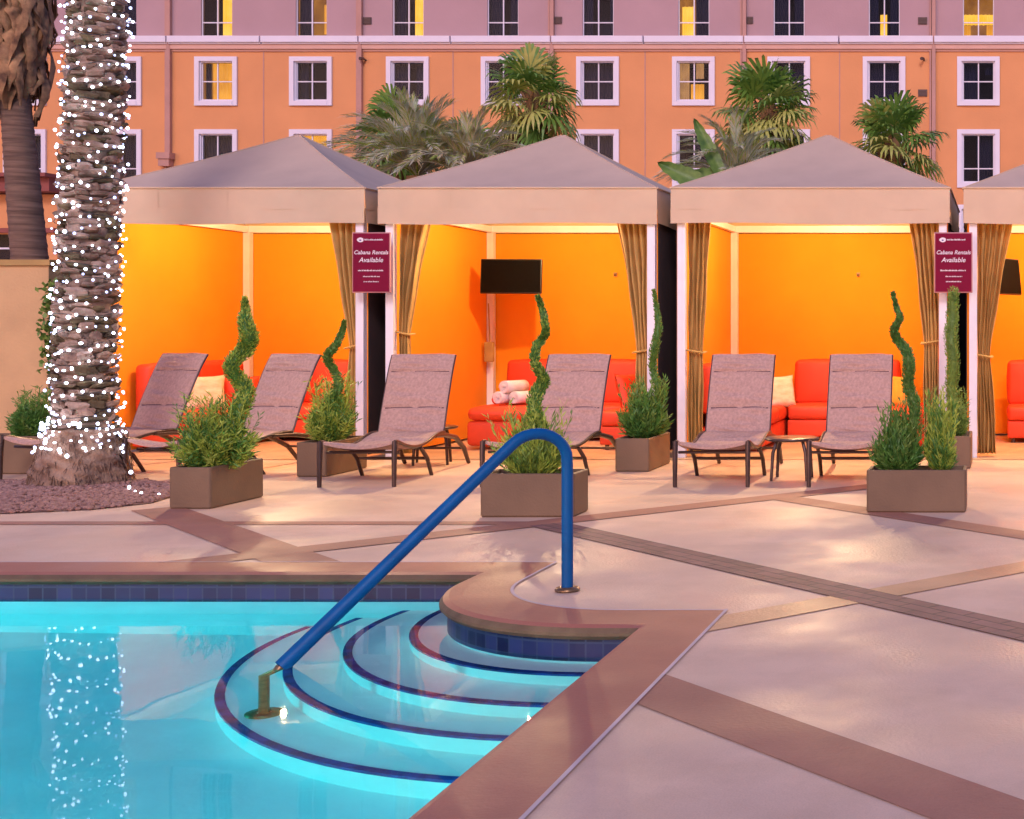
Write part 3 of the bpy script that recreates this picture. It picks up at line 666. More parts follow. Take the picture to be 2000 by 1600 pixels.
def bush(cx_, cy_, zb, wd, dp, ht, label, mats, n=230, upright=.6, Lf=.05):
    m = MB(); st_ = MB()
    for k in range(n):
        a = random.uniform(0, 2*pi); r = sqrt(random.random()); bx, by = cx_+cos(a)*r*wd*.16, cy_+sin(a)*r*dp*.16
        H = ht*(random.uniform(.35, .85)*(1-.45*r*r) if random.random() < .8 else random.uniform(.75, 1.12))
        tip = Vector((cx_+cos(a)*r*wd*.5*random.uniform(.7,1.1), cy_+sin(a)*r*dp*.5*random.uniform(.7,1.1), zb+H))
        b0 = Vector((bx, by, zb)); mid = b0.lerp(tip, .5)+Vector((cos(a)*.02, sin(a)*.02, -.02*(1-upright)))
        pts_ = []; K = 7
        for i in range(K+1):
            s = i/K; pts_.append(b0*(1-s)**2+mid*2*s*(1-s)+tip*s*s)
        mi = random.choice((0,0,1))
        for i in range(K):
            p, q = pts_[i], pts_[i+1]; d = (q-p).normalized()
            sd_ = d.cross(Vector((random.random()-.5,random.random()-.5,.3))).normalized()*.0025
            m.add([p-sd_, p+sd_, q+sd_, q-sd_], [(0,1,2,3)], mi)
            if i >= 1:
                for j in range(4):
                    o_ = Vector((random.gauss(0,1),random.gauss(0,1),random.gauss(0,.6))).normalized()
                    leaf(m, p.lerp(q, random.random()), d*upright+o_*(1-upright*.6), Lf*random.uniform(.7,1.7), Lf*.11, mi)
    t = thing('bush', (cx_, cy_, zb), label, 'bush', BG)
    m.build('foliage', mats, t)
    for k in range(9):
        a = random.uniform(0,2*pi); st_.tube([(cx_+.02*cos(a),cy_+.02*sin(a),zb-.02),(cx_+cos(a)*wd*.12,cy_+sin(a)*dp*.12,zb+ht*.4)], [.007,.003], 5)
    st_.build('stem', M['bark'], t)
def bpx(x0, x1, ytop, D, dp, label, mats, zb=.28, **k):
    a, b = P(x0, ytop, D), P(x1, ytop, D); bush((a.x+b.x)/2, D, zb, (b.x-a.x), dp, a.z-zb, label, mats, **k)
mA, mB_ = [M['leafA'], M['leafC']], [M['leafC'], M['leafB']]
bpx(343, 500, 785, 10.78, .62, 'bright green bush in the planter right of the palm', mA, n=420, Lf=.055)
bpx(596, 698, 742, 13.15, .6, 'olive green bush under the first maroon sign', mA, n=260, Lf=.055)
bpx(958, 1122, 800, 10.2, .36, 'sparse green bush behind the crook of the blue handrail', [M['leafA'], M['leafB']], n=230, upright=.85, Lf=.055)
bpx(1208, 1312, 745, 13.6, .55, 'grassy green bush at the gap left of the narrow gold curtain', mB_, n=280, upright=.8, Lf=.06)
bpx(1700, 1808, 800, 10.45, .34, 'dense green bush at the left end of the long right-hand planter', mB_, n=330, upright=.8)
bpx(1806, 1868, 775, 10.45, .3, 'light green spiky bush at the right end of the long right-hand planter', mA, n=200, upright=.85)
bpx(1845, 1893, 770, 13.8, .4, 'dark bush in the small planter under the right-hand sign', [M['leafB'], M['leafB']], n=150)
bpx(22, 105, 765, 13.15, .45, 'dark green bush before the tan wall, left of the palm', mB_, zb=.33, n=260)
TG = 'twisted topiaries in the planters'
def topiary(D, pth, label, mats, zb=.28, dens=1.0, depthamp=.04):
    b = P(pth[-1][0], pth[-1][1], D); t = thing('spiral_topiary', (b.x, D, zb), label, 'topiary', TG)
    ctr = []; rad = []
    for i, (x, y, w_) in enumerate(pth):
        p = P(x, y, D); p.y += depthamp*sin(i*1.9); ctr.append(p); rad.append(w_*.44*D/F)
    fine = []; fr = []
    for i in range(len(ctr)-1):
        for k in range(8):
            s = k/8; p0 = ctr[max(i-1,0)]; p1 = ctr[i]; p2 = ctr[i+1]; p3 = ctr[min(i+2,len(ctr)-1)]
            fine.append(.5*((2*p1)+(p2-p0)*s+(2*p0-5*p1+4*p2-p3)*s*s+(-p0+3*p1-3*p2+p3)*s**3)); fr.append(rad[i]*(1-s)+rad[i+1]*s)
    m = MB()
    m.tube(fine, [r*.62 for r in fr], 8, 1)
    for i in range(len(fine)-1):
        p, q, r = fine[i], fine[i+1], fr[i]; d = (p-q).normalized()
        for k in range(int((26+r*900)*dens)):
            o_ = Vector((random.gauss(0,1),random.gauss(0,1),random.gauss(0,1))).normalized()
            c_ = p.lerp(q, random.random())+o_*r*random.uniform(.5,.95)
            leaf(m, c_, d*.8+o_*.8+Vector((0,0,.35)), random.uniform(.018,.036), .0055, random.choice((0,0,1)))
    m.build('foliage', mats, t)
    s = MB(); s.tube([(b.x,D,zb-.02),(b.x+.004,D,(zb+b.z)/2),tuple(fine[-1])], [.017,.014,.011], 8); s.build('trunk', M['bark'], t)
topiary(10.95, [(478,584,5),(474,606,18),(482,632,34),(490,655,40),(476,680,42),(461,700,34),(456,722,32),(468,748,38),(478,775,40),(470,805,40),(456,835,34),(440,860,26)], 'thick spiral topiary against the pale corner post of the first cabana', [M['leafA'], M['leafC']])
topiary(13.1, [(672,628,4),(664,650,12),(658,676,18),(642,698,22),(648,724,18),(661,752,20),(652,784,18),(648,820,12)], 'thin twisted topiary before the curtain left of the first sign', [M['leafC'], M['leafB']])
topiary(10.2, [(1050,580,6),(1056,606,11),(1066,630,12),(1068,648,13),(1056,662,15),(1047,682,17),(1049,712,20),(1060,742,26),(1048,765,32),(1046,800,30),(1058,835,28),(1064,875,24),(1062,910,14)], 'bright green snaking topiary rising over the crook of the blue handrail', [M['leafC'], M['leafA']])
topiary(13.65, [(1277,568,4),(1280,600,9),(1287,640,17),(1279,682,22),(1273,720,17),(1284,758,18),(1280,800,12)], 'grey-green thin topiary in front of the white post between the second and third cabanas', [M['leafB'], M['leafC']])
topiary(10.45, [(1744,574,4),(1750,602,9),(1758,622,13),(1747,645,17),(1755,668,20),(1772,688,24),(1776,716,26),(1773,755,28),(1787,795,28),(1783,835,20),(1776,872,14)], 'tall wavy topiary standing in the long right-hand planter', [M['leafC'], M['leafB']])
topiary(13.85, [(1862,570,26),(1860,620,30),(1857,660,34),(1862,710,32),(1858,760,34),(1862,820,26)], 'dark straight columnar topiary behind the right-hand sign', [M['leafB'], M['leafB']])
# ------------------------------------------------------------------ the light-wrapped date palm
DP = 12.2
tp = [(957,160,176),(920,160,168),(880,162,152),(850,165,138),(820,166,128),(700,166,124),(500,172,120),(250,182,118),(0,190,116),(-400,204,114)]
def tr_at(z):
    y = HY-(z-CH)*F/DP
    for (ya,xa,wa),(yb,xb,wb_) in zip(tp, tp[1:]):
        if yb <= y <= ya:
            k = (ya-y)/(ya-yb); return ((xa+(xb-xa)*k-VX)*DP/F, (wa+(wb_-wa)*k)/2*DP/F)
    return ((tp[0][1]-VX)*DP/F, tp[0][2]/2*DP/F) if y > 900 else ((tp[-1][1]-VX)*DP/F, tp[-1][2]/2*DP/F)
dpalm = thing('date_palm', (tr_at(0)[0], DP, 0), 'thick rough palm trunk wrapped in white string lights', 'palm tree')
m = MB(); ZT = 6.2
m.tube([(tr_at(z)[0], DP, z) for z in [.36+.2*k for k in range(30)]], [tr_at(.36+.2*k)[1]-.10 for k in range(30)], 20, 0, True, True)
row = 0; z = .46
while z < ZT:
    cxx, rr = tr_at(z); nb = 10; 
    for k in range(nb):
        a = 2*pi*(k+(row % 2)*.5+random.uniform(-.12,.12))/nb
        ca, sa = cos(a), sin(a); rad_ = rr-.085+random.uniform(-.02,.014)
        c0 = Vector((cxx+ca*rad_, DP+sa*rad_, z+random.uniform(-.015,.015)))
        hw, hh, dd = random.uniform(.045,.105), random.uniform(.017,.046), random.uniform(.03,.075)
        if random.random() < .07: continue
        mi_ = random.choice((0,0,1,2))
        ca2 = ca; vs = []; nn_ = 6; mm = 8
        tgt = Vector((-sa, ca, random.uniform(-.15,.15))); nr = Vector((ca, sa, .35))
        for i in range(nn_+1):
            for j in range(mm):
                th = pi*i/nn_; ph_ = 2*pi*j/mm
                def pw(x, e): return math.copysign(abs(x)**e, x)
                jx = 1+random.uniform(-.22,.22)
                vs.append(c0+tgt*(pw(cos(th),.6)*hw*jx)+nr*(pw(sin(th),.6)*pw(cos(ph_),.7)*dd*jx)+Vector((0,0,1))*(pw(sin(th),.6)*pw(sin(ph_),.7)*hh*jx))
        m.add(vs, [(i*mm+j, i*mm+(j+1) % mm, (i+1)*mm+(j+1) % mm, (i+1)*mm+j) for i in range(nn_) for j in range(mm)], mi_, False)
    z += .064; row += 1
m.build('trunk', [M['bark'], M['bark_grey'], M['bark_dark']], dpalm)
m = MB()
m.grid(lambda u, v: (tr_at(.52*v)[0]+cos(u*2*pi)*(tr_at(.52*v)[1]-.015+.022*sin(u*40+v*9)*sin(v*23+u*13)+.02*sin(u*2*pi*5+v*7)+(random.uniform(-.012,.012) if 0 < u < 1 else 0)-.06*max(0,v-.85)),
                     DP+sin(u*2*pi)*(tr_at(.52*v)[1]-.015+.022*sin(u*40+v*9)*sin(v*23+u*13)-.06*max(0,v-.85)), .52*v-.01), 90, 30, 0, True)
for k in range(350):                     # fibrous roots
    a = random.uniform(0, 2*pi); z0 = random.uniform(.03,.5); cx0, r0 = tr_at(z0); z1 = z0-random.uniform(.02,.1); a1_ = a+random.uniform(-.08,.08)
    m.tube([(cx0+cos(a)*r0, DP+sin(a)*r0, z0), (cx0+cos(a1_)*(r0+.02), DP+sin(a1_)*(r0+.02), max(z1,0))], [.006,.003], 3, cap=False)
m.build('root_flare', M['root'], dpalm)
# string lights
sg_ = thing('string_lights', (tr_at(0)[0], DP, .4), 'white string lights wound round the rough palm trunk, trailing onto the gravel', 'string lights')
wp = []; bulbs = []; zz = .40; a = 0; s = 0
while zz < ZT-.05:
    cxx, rr = tr_at(zz); r_ = rr-.028+.016*sin(a*3.1+zz*5)
    p = Vector((cxx+cos(a)*r_, DP+sin(a)*r_, zz+.03*sin(a*2.3))); wp.append(p)
    step = .26; a += step; zz += (.150 if zz > .56 else .05)*step/(2*pi); s += 1
    if random.random() < .97:
        bulbs.append(p+Vector((cos(a)*.012+random.uniform(-.02,.02), sin(a)*.012, random.uniform(-.05,.05))))
for k in range(60):                          # tangle at the foot, and the tail lying on the ground
    a = random.uniform(pi*.95, 2.05*pi); zz = random.uniform(.28,.58); cxx, rr = tr_at(zz); bulbs.append(Vector((cxx+cos(a)*(rr+.02), DP+sin(a)*(rr+.02), zz)))
tail = [P(250,880,11.8), P(256,925,11.75), Vector((-7.6,11.55,.03)), Vector((-7.45,11.4,.015)), Vector((-7.3,11.25,.015)), Vector((-7.12,11.2,.015))]
for p in tail[1:]: bulbs.append(p+Vector((0,0,.012)))
m = MB(); m.tube(wp, .0035, 4, cap=False); m.tube(tail, .0035, 4); m.build('wire', M['wire'], sg_)
vis = sorted(range(len(bulbs)), key=lambda i: bulbs[i].y+(0 if bulbs[i].z < 4.4 else 5)); near = set(vis[:100])
bm0 = MB(); bm0.ball((0,0,0), .0155, 5); b0 = None; rest = MB()
for i, p in enumerate(bulbs):
    if i in near:
        if b0 is None:
            b0 = MB(); b0.ball((0,0,0), .0155, 5); b0 = b0.build('bulb', M['bulb'])
            b0.parent = sg_; b0.location = p-ORG[sg_.name]; ORG[b0.name] = Vector((0,0,0))
        else:
            c_ = b0.copy(); S.collection.objects.link(c_); c_.location = p-ORG[sg_.name]; c_.parent = sg_; c_.scale = (random.uniform(.5,1.25), random.uniform(.5,1.25), random.uniform(.5,1.25))
    else: rest.ball(p, random.uniform(.008,.0155), 5, random.choice((0,0,1)))
kind(rest.build('bulbs', [M['bulb'], M['bulbdim']], sg_), 'stuff')
# gravel bed
GP = [(-14,10.12),(-9,10.12),(-7.75,10.17),(-7.15,10.42),(-6.93,10.8),(-7.05,11.4),(-7.45,12.0),(-8.0,12.4),(-9.0,12.35),(-14,12.35)]
gm = MB(); gm.slab(GP, None, .008)
def inside(x, y):
    c_ = False; j = len(GP)-1
    for i in range(len(GP)):
        (xi,yi),(xj,yj) = GP[i], GP[j]
        if (yi > y) != (yj > y) and x < (xj-xi)*(y-yi)/(yj-yi)+xi: c_ = not c_
        j = i
    return c_
for k in range(5200):
    x, y = random.uniform(-9.6,-6.9), random.uniform(10.1,12.4)
    if inside(x, y):
        r = random.uniform(.010,.026); gm.ball((x,y,.012+random.random()*.006), r, 4, 0, (1.3,1,.6), .25)
kind(gm.build('gravel', M['gravel']), 'stuff')
# ------------------------------------------------------------------ ringed palm behind the wall, with its dead skirt
wpalm = thing('ringed_palm', (-14.1, 19.2, 0), 'leaning grey ringed palm trunk with brown dead fronds, behind the tan wall', 'palm tree')
m = MB(); ctr = [P(64,560,19.2), P(58,505,19.2), P(42,330,19.2), P(33,230,19.2), P(22,60,19.2), P(14,-150,19.2)]
ctr = [Vector((-13.9,19.2,0))]+ctr
fine = []; fr = []
for i in range(len(ctr)-1):
    for k in range(30):
        s = k/30; fine.append(ctr[i].lerp(ctr[i+1], s)); j = i*30+k; fr.append((.26-.0006*j)*(1+.04*((j % 4) == 0)))
m.tube(fine, fr, 18); m.build('trunk', M['bark2'], wpalm)
m = MB()
for k in range(420):                                                     # hanging dead fronds: folded, ragged, curling
    a = random.uniform(0, 2*pi); ztop = random.uniform(5.3, 7.4); s = (ztop-4.4)/2.6; cx0 = P(28-14*s,0,19.2).x
    r0 = random.uniform(.18,.40)*(.55+.6*min(1,s*1.6)); L = random.uniform(.5,1.0); w_ = random.uniform(.05,.13); tw = random.uniform(-1,1)
    prev = None; vs = []
    for i in range(7):
        f = i/6; aa = a+tw*f*.5; rr = r0+.10*sin(f*3)*random.uniform(.6,1.3); zq = ztop-L*f; ww = w_*(1-f*.7)*(1+.3*sin(i*2.1+a))
        c_ = Vector((cx0+cos(aa)*rr, 19.2+sin(aa)*rr, zq)); td = Vector((-sin(aa+tw*f), cos(aa+tw*f), .2*sin(i)))*ww
        vs += [c_-td, c_+Vector((cos(aa),sin(aa),0))*ww*.5, c_+td]
    m.add(vs, [q for i in range(6) for q in ((i*3,i*3+1,i*3+4,i*3+3),(i*3+1,i*3+2,i*3+5,i*3+4))], 0, True)
m.build('dead_frond_skirt', M['skirt'], wpalm)
# ------------------------------------------------------------------ walls behind
pw_ = thing('perimeter_wall', (-16, 16.6, 0), 'tan stucco garden wall with an ochre cap, left of the palm', 'wall')
xr = (95-VX)*16.5/F
m = MB(); m.box((-24,16.5,0),(xr,16.75,2.2)); m.build('wall_face', M['tanwall'], pw_)
m = MB(); m.box((-24.03,16.46,2.2),(xr+.04,16.79,2.27)); m.build('coping', M['cap'], pw_)
dw = tag((lambda m: (m.box((-11.8,18.5,0),(6,18.7,2.45)), m.build('block_wall', M['darkwall']))[1])(MB()), 'dark brown wall glimpsed in the gaps between the cabanas', 'wall')
iv = MB()
for k in range(260):
    p = Vector((random.uniform(-11.86,-11.72), random.uniform(16.3,16.6), random.uniform(.9,2.05))); leaf(iv, p, Vector((random.gauss(0,1),random.gauss(0,1),random.gauss(0,1))), .08, .03, 0)
tag(iv.build('ivy', M['leafB']), 'dark leafy climber at the right end of the tan wall', 'climber')
# ------------------------------------------------------------------ palms behind the cabanas
def frond_fan(m, base, d, pl, R, mi, droop):
    d = d.normalized(); side = d.cross(Vector((0,0,1)));
    if side.length < .1: side = Vector((1,0,0))
    side.normalize(); tip = base+d*pl+Vector((0,0,-droop*pl*.3)); up = side.cross(d).normalized()
    m.tube([base, base.lerp(tip,.5)+Vector((0,0,.05*pl)), tip], [.022,.016,.012], 4, mi, False)
    N = 22; span = radians(random.uniform(118,140)); roll = random.uniform(-.5,.5)
    side2 = side*cos(roll)+up*sin(roll); up2 = up*cos(roll)-side*sin(roll)
    for k in range(N):
        a = -span+2*span*k/(N-1); L = R*(.74+.26*cos(a*.8))*random.uniform(.88,1.05)
        dr = d*cos(a)+side2*sin(a); w_ = L*.052; pn = dr.cross(up2).normalized()
        fold = up2*(.02*(-1)**k)
        sag = droop*random.uniform(.7,1.4)
        p0 = tip; p1 = tip+dr*L*.45+fold+Vector((0,0,-sag*L*.06)); p2 = tip+dr*L*.78+Vector((0,0,-sag*L*.24)); p3 = tip+dr*L*.93+Vector((0,0,-sag*L*.52))
        m.add([p0, p1+pn*w_, p1-pn*w_, p2+pn*w_*.8, p2-pn*w_*.8, p3], [(0,1,2),(1,3,4,2),(3,5,4)], mi)
def fan_palm(px, py, D, Rp, label, seed, n=34, low=-.75, mats=None, tall=1.0):
    random.seed(seed); c_ = P(px, py, D); R = Rp*D/F
    t = thing('fan_palm', (c_.x, D, 0), label, 'palm tree', 'fan palms growing behind the cabanas')
    m = MB(); m.tube([(c_.x+.1,D,0),(c_.x+.03,D,c_.z*.5),(c_.x,D,c_.z)], [.17,.14,.12], 12); 
    for k in range(60):
        a = random.uniform(0,2*pi); zt_ = c_.z-random.uniform(.0,.9); m.tube([(c_.x+.12*cos(a),D+.12*sin(a),zt_-.1),(c_.x+.26*cos(a),D+.26*sin(a),zt_+.12)], [.03,.015], 5)
    m.build('trunk', M['palmD'], t)
    cr = MB()
    for k in range(n):
        f = (k+.5)/n; el = 1.35*(1-f)+low*f+random.uniform(-.18,.18); az = k*2.39996+random.uniform(-.3,.3)
        d = Vector((cos(az)*cos(el), sin(az)*cos(el), sin(el)*tall))
        mi = 2 if (f > .9 and random.random() < .4) else (1 if random.random() < .25+.45*f else 0)
        frond_fan(cr, c_+Vector((0,0,-.25*f)), d, R*random.uniform(.36,.52), R*random.uniform(.48,.66), mi, .35+1.0*f)
    cr.build('crown', mats or [M['palmA'], M['palmB'], M['palmD']], t); return t
fan_palm(1042, 178, 23.0, 112, 'fan palm rising above the peak of the television cabana', 11, n=36, low=-1.0)
fan_palm(1502, 205, 23.0, 122, 'largest fan palm, just left of the third cabana peak', 12, n=42, low=-1.15)
fan_palm(1745, 262, 22.0, 112, 'fan palm right of the third cabana peak', 13, n=38, low=-1.1)
fan_palm(775, 250, 22.5, 105, 'dark fan palm half hidden behind the silver feathery palm', 14, n=26, mats=[M['palmA'], M['palmA'], M['palmB']])
fan_palm(905, 285, 22.0, 85, 'low fan palm between the feathery palms left of the second peak', 18, n=24, mats=[M['palmA'], M['palmB'], M['palmD']])
def feather_palm(px, py, D, Lp, label, seed, n, mats, spread=1.0, lean=0.0, lf=.22):
    random.seed(seed); c_ = P(px, py, D); L0 = Lp*D/F
    t = thing('feather_palm', (c_.x, D, 0), label, 'palm tree', 'feathery palms growing behind the cabanas')
    m = MB(); m.tube([(c_.x,D,0),(c_.x,D,c_.z)], [.2,.16], 10); m.build('trunk', M['palmD'], t)
    m = MB()
    for k in range(n):
        az = k*2.39996; f = (k+.5)/n; el = 1.52-spread*f*.95+random.uniform(-.1,.1); L = L0*random.uniform(.75,1.08)
        h = Vector((cos(az)+lean, sin(az), 0)).normalized(); d = h*cos(el)+Vector((0,0,sin(el))); mi = random.choices((0,1,2), (5,3,1))[0]
        K = 16; pts_ = [c_+d*L*s_-Vector((0,0,1))*L*(.30+.4*f)*s_**2.3 +h*L*.12*s_**2 for s_ in [i/K for i in range(K+1)]]
        m.tube(pts_, [.014*(1-i/K*.8) for i in range(K+1)], 4, mi, False)
        for i in range(2, K+1):
            for q in range(4):
                p = pts_[i-1].lerp(pts_[i], q/5); tdir = (pts_[i]-pts_[i-1]).normalized(); sd_ = tdir.cross(Vector((0,0,1))).normalized()
                for sg in (-1, 1):
                    ld = (tdir*1.25+sd_*sg*.55+Vector((0,0,random.uniform(.0,.45)))).normalized(); ll = lf*random.uniform(.7,1.1)*(1.15-.5*i/K)
                    w_ = tdir.cross(ld).normalized().cross(ld)*.0065
                    e = p+ld*ll-Vector((0,0,.03)); mm_ = p+ld*ll*.5; mi = random.choices((0,1,2), (5,2,2))[0]
                    m.add([p, mm_+w_, e, mm_-w_], [(0,1,2,3)], mi)
    m.build('crown', mats, t)
feather_palm(815, 345, 20.5, 225, 'silver green feathery palm filling the gap between the first two peaks', 21, 78, [M['grey'], M['leafA'], M['straw']], lf=.36, lean=-.1)
feather_palm(915, 350, 20.3, 200, 'straw coloured feathery palm arching over to the second peak', 22, 44, [M['straw'], M['grey'], M['leafA']], lf=.32, lean=.25)
feather_palm(1440, 360, 20.5, 190, 'pale feathery palm in front of the largest fan palm', 23, 40, [M['grey'], M['straw'], M['leafA']], lf=.3)
bt = thing('banana_plant', (*P(1370,400,19.8).xy, 0), 'broad dark banana leaves behind the left slope of the third peak', 'banana plant')
random.seed(31)
def bleaf(p0, p1, p2, wd_, nm='leaf'):
    p0, p1, p2 = Vector(p0), Vector(p1), Vector(p2); m = MB()
    def fn(u, v):
        c_ = p0*(1-v)**2+p1*2*v*(1-v)+p2*v*v; tdir = (p2-p0).normalized(); sd_ = Vector((0,.35,1)).cross(tdir).cross(tdir).normalized()
        a = 2*u-1; w_ = wd_*sin(pi*min(1,v*.96+.04))**.6*(1-.12*(int(v*20) % 3 == 0))
        return tuple(c_+sd_*a*w_+Vector((0,-.06*abs(a),0)))
    m.grid(fn, 6, 24, 0, True); m.build(nm, M['leafB'], bt)
bleaf(P(1400,372,19.6), P(1350,350,19.6), P(1286,318,19.5), .16); bleaf(P(1420,360,19.9), P(1390,300,19.9), P(1357,232,19.9), .13); bleaf(P(1440,370,19.9), P(1400,340,19.9), P(1330,345,19.7), .17)
m = MB(); q = P(1420,372,19.8); m.tube([(q.x,19.8,0),tuple(q)], [.12,.07], 10); m.build('stem', M['leafB'], bt)
# ------------------------------------------------------------------ hotel
HD = 50.0; K = F/HD
hot = thing('hotel', (-18, HD, 0), 'long stucco hotel, mauve above and peach below, with rows of small windows', 'hotel')
cols = [-136, 50, 236, 423, 608, 797, 982, 1168, 1355, 1541, 1727, 1911, 2097]
colX = [(c-VX)/K for c in cols]
def Z(y): return CH+(HY-y)/K
rows = {'B': (Z(198), Z(120), True), 'C': (Z(358), Z(262), True), 'D': (Z(505), Z(410), True), 'A': (Z(73), Z(-25), False), 'E': (Z(-75), Z(-172), False), 'F': (Z(-222), Z(-318), False)}
HWN = .63
def facade(z0, z1, rws, name, m_):
    zs = [z0]; 
    for r in sorted(rws, key=lambda r: rows[r][0]): zs += [rows[r][0], rows[r][1]]
    zs.append(z1); xs = [-48.0]
    for x in colX: xs += [x-HWN, x+HWN]
    xs.append(14.0); mb = MB()
    for i in range(len(xs)-1):
        for j in range(len(zs)-1):
            if i % 2 == 1 and j % 2 == 1: continue
            mb.add([(xs[i],HD,zs[j]),(xs[i+1],HD,zs[j]),(xs[i+1],HD,zs[j+1]),(xs[i],HD,zs[j+1])], [(0,1,2,3)])
    mb.build(name, m_, hot)
ZS = Z(84)
facade(0, ZS, 'DCB', 'lower_wall', M['hlower']); facade(ZS, 24.0, 'AEF', 'upper_wall', M['hupper'])
m = MB(); m.box((-48,HD+1.6,0),(14,HD+2.0,24)); m.box((-48.2,HD-.2,24),(14.2,HD+2.1,24.4)); m.build('roof_slab', M['hupper'], hot)
m = MB()
jl = [(c-VX)/K for c in (515, 885, 1260, 1640, 140)]
pipes = [(c-VX)/K for c in (333, 706, 1080, 1455, 1824)]
seg = [-48]+sorted(pipes+[jl[0], jl[1], jl[2], jl[3]])+[14]
for a_, b_ in zip(seg, seg[1:]):
    m.box((a_+.03,HD-.28,Z(85)),(b_-.03,HD-.002,Z(73)+.0)); m.box((a_+.03,HD-.20,Z(88)),(b_-.03,HD-.002,Z(85)))
m.build('string_course', M['trim'], hot)
m = MB(); m.box((-48,HD-.14,Z(97)),(14,HD-.002,Z(88))); m.box((-48,HD-.06,Z(101)),(14,HD-.002,Z(97))); m.build('lower_moulding', M['trim2'], hot)
for i, x in enumerate(pipes):
    m = MB(); zb = Z(320) if i == 0 else 0
    m.box((x-.07,HD-.16,zb),(x+.07,HD-.003,24)); 
    m.box((x-.16,HD-.10,0 if i else Z(330)),(x-.10,HD-.003,24))
    if i == 0: m.box((x-.32,HD-.36,Z(312)),(x+.18,HD-.004,Z(300))); m.box((x-.28,HD-.3,Z(326)),(x+.12,HD-.004,Z(312)))
    m.build('downpipe', M['pipe'], hot)
for x in jl[:4]:
    m = MB(); m.box((x-.02,HD-.012,0),(x+.02,HD-.002,Z(101))); m.build('expansion_joint', M['pipe'], hot)
for px, py in ((717,41),(1089,40),(1462,40),(1802,41),(1802,182)):
    m = MB(); q = P(px,py,HD); m.box((q.x-.17,HD-.05,q.z-.13),(q.x+.17,HD-.003,q.z+.13))
    for k in range(4): m.box((q.x-.15,HD-.07,q.z-.10+k*.055),(q.x+.15,HD-.05,q.z-.075+k*.055))
    m.build('vent', M['vent'], hot)
for px, py in ((715,118),(1805,118)):
    m = MB(); q = P(px,py,HD); m.tube([(q.x,HD,q.z),(q.x-.02,HD-.2,q.z+.03),(q.x-.08,HD-.32,q.z)], [.03,.05,.07], 8); m.build('floodlight', M['vent'], hot)
def winmesh(h, trim, low):
    m = MB(); w_ = HWN
    for a_, b_ in (((-w_,0,0),(-w_+.045,.22,h)), ((w_-.045,0,0),(w_,.22,h)), ((-w_+.045,0,h-.045),(w_-.045,.22,h)), ((-w_+.045,0,0),(w_-.045,.22,.045))):
        m.box(a_, b_, 1)
    m.box((-.022,.07,.045),(.022,.12,h-.045), 0); zz_ = h*(.30 if low else .5)
    m.box((-w_+.045,.075,zz_-.02),(-.022,.115,zz_+.02), 0); m.box((.022,.075,zz_-.02),(w_-.045,.115,zz_+.02), 0)
    for a_, b_ in (((-w_+.045,.06,.045),(-w_+.08,.12,h-.045)), ((w_-.08,.06,.045),(w_-.045,.12,h-.045)), ((-w_+.08,.06,.045),(w_-.08,.12,.08))): m.box(a_, b_, 0)
    if trim:
        for a_, b_ in (((-w_-.17,-.08,-.17),(-w_,-.002,h+.17)), ((w_,-.08,-.17),(w_+.17,-.002,h+.17)), ((-w_,-.08,h),(w_,-.002,h+.17)), ((-w_,-.10,-.17),(w_,-.002,0))): m.box(a_, b_, 0)
    m.box((-w_-.05,.22,-.05),(-w_-.02,1.5,h+.05), 2); m.box((w_+.02,.22,-.05),(w_+.05,1.5,h+.05), 2)
    m.box((-w_-.05,1.5,-.05),(w_+.05,1.53,h+.05), 2); m.box((-w_-.05,.22,h+.02),(w_+.05,1.5,h+.05), 2); m.box((-w_-.05,.22,-.05),(w_+.05,1.5,-.02), 2)
    return m
cache = {}
def as_mesh(key, mk, mats):
    if key not in cache:
        o = mk().build('window', mats); cache[key] = o.data; bpy.data.objects.remove(o)
    return cache[key]
def put(name, me, parent, loc=(0,0,0)):
    o = bpy.data.objects.new(name, me); S.collection.objects.link(o); o.parent = parent; o.location = loc; return o
def wavy(x0, x1, z0, z1, y=.38):
    m = MB(); n_ = max(6, int((x1-x0)*40)); m.grid(lambda u, v: (x0+(x1-x0)*u, y+.035*sin(u*(x1-x0)*42)+.01*sin(u*31), z0+(z1-z0)*v), n_, 2, 0, True, flip=False); return m
lit = {('A',423): ('roomdark', [(.02,.62,0,1,'curtbright')]), ('A',608): ('roomlit', [(-.62,-.1,0,1,'curtdark'),(.30,.55,.1,.7,'curtlit')]), ('A',797): ('roomdark', [(.10,.62,0,1,'curtbright'),(-.62,-.2,0,1,'curtdark')]),
       ('A',1355): ('roomlit', [(-.52,-.08,0,.66,'curtbright'),(.0,.62,0,1,'curtdark')]), ('A',1727): ('roomdark', [(-.18,.08,0,.5,'curtbright'),(-.62,-.25,0,1,'curtdark'),(.2,.62,0,1,'curtdark')]),
       ('A',1911): ('roomlit', [(-.6,.6,.28,.5,'curtbright'),(-.6,-.3,0,.28,'curtlit'),(.3,.6,0,.28,'curtlit')]),
       ('B',423): ('roomlit', [(-.35,.62,0,1,'curtlit'),(-.62,-.42,0,1,'curtdark')]), ('B',1355): ('roomdark', [(-.2,.3,0,.48,'curtlit'),(-.62,-.25,0,1,'sheer'),(.0,.3,.6,1,'sheer')]),
       ('B',50): ('roomdark', [(-.62,-.1,0,1,'curtlit')]), ('C',608): ('roomlit', [(-.62,.62,0,1,'curtlit')]), ('B',1911): ('roomdark', [(-.62,.0,0,1,'curtdark'),(.25,.5,.7,.9,'curtdark')]),
       ('E',797): ('roomlit', [(-.6,.1,0,1,'curtlit')]), ('E',236): ('roomlit', [(-.6,.6,0,1,'curtlit')])}
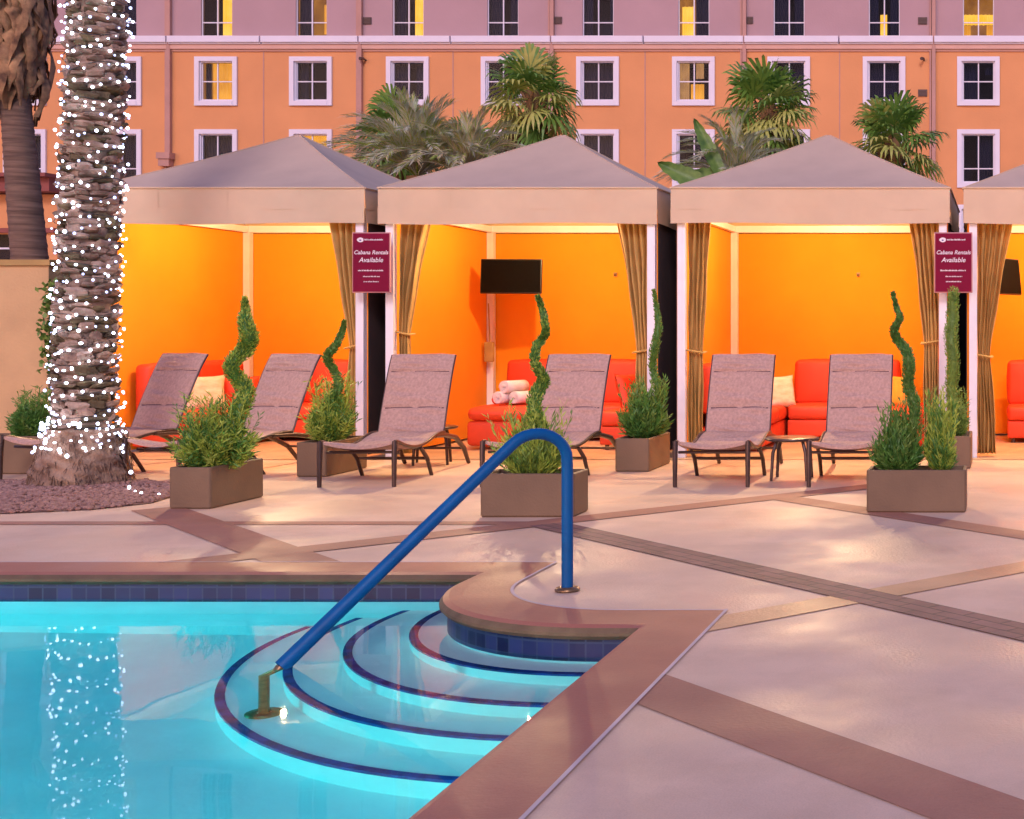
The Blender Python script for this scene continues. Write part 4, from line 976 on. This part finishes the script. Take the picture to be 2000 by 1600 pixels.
for r, (z0, z1, trim) in rows.items():
    for c_, x in zip(cols, colX):
        h = z1-z0; room, cur = lit.get((r, c_), ('roomdark', None))
        if cur is None:
            random.seed(c_*7+ord(r)); cur = random.choice(([(-.62,-.1,0,1,'curtdark'),(.15,.62,0,1,'curtdark')], [(-.62,.62,0,1,'curtdark')], [(-.62,-.3,0,1,'curtdark'),(.35,.62,0,1,'curtdark')], [(-.1,.62,0,1,'curtdark')]))
        key = (trim, r != 'B', room)
        me = as_mesh(key+(r == 'B',), lambda: winmesh(h, trim, r != 'B'), [M['trim'], M['trim'] if trim else M['hupper'], M[room]])
        wo = put('window', me, hot, (x+18, 0, z0))
        pm = as_mesh(('pane', r == 'B'), lambda: (lambda m: (m.add([(-HWN+.08,.095,.08),(HWN-.08,.095,.08),(HWN-.08,.095,h-.05),(-HWN+.08,.095,h-.05)], [(0,1,2,3)]), m)[1])(MB()), [M['glass']])
        put('pane', pm, wo)
        for cc in cur:
            cm = as_mesh(('cur', r == 'B')+cc, lambda: wavy(cc[0], cc[1], cc[2]*h+.01, cc[3]*h-.01), [M[cc[4]]]); put('curtain', cm, wo)
# low side building at the left
sbd = thing('side_building', (-28, 30, 0), 'low peach building with a dark red cornice, behind the ringed palm', 'building')
K2 = F/30.0; X2 = (112-VX)/K2
def Z2(y): return CH+(HY-y)/K2
wx1 = (28-VX)/K2; wx0 = wx1-1.3; wz0, wz1 = Z2(512), Z2(458)
m = MB()
xs = [-40, wx0, wx1, X2]; zs = [0, wz0, wz1, Z2(380)]
for i in range(3):
    for j in range(3):
        if i == 1 and j == 1: continue
        m.add([(xs[i],30,zs[j]),(xs[i+1],30,zs[j]),(xs[i+1],30,zs[j+1]),(xs[i],30,zs[j+1])], [(0,1,2,3)])
m.box((X2-.01,30.01,0),(X2,38,Z2(380))); m.build('wall_face', M['hlower'], sbd)
m = MB(); m.box((-40,29.6,Z2(377)),(X2+.1,38,Z2(350))); m.box((-40,29.4,Z2(350)),(X2+.15,38,Z2(343))); m.build('cornice', M['redtrim'], sbd)
m = MB(); m.box((-40,29.92,Z2(455)),(X2-.02,29.998,Z2(446))); m.build('band', M['redtrim'], sbd)
m = MB(); m.box((wx0,30.05,wz0),(wx0+.05,30.12,wz1)); m.box((wx1-.05,30.05,wz0),(wx1,30.12,wz1)); m.box((wx0,30.06,(wz0+wz1)/2-.02),(wx1,30.10,(wz0+wz1)/2+.02)); m.box(((wx0+wx1)/2-.02,30.055,wz0),((wx0+wx1)/2+.02,30.105,wz1)); wn = m.build('window', M['trim'], sbd)
m = MB(); m.box((wx0-.05,30.5,wz0-.05),(wx1+.05,30.52,wz1+.05)); m.build('curtain', M['curtdark'], wn)
m = MB(); m.add([(wx0+.05,30.08,wz0),(wx1-.05,30.08,wz0),(wx1-.05,30.08,wz1),(wx0+.05,30.08,wz1)], [(0,1,2,3)]); m.build('pane', M['glass'], wn)
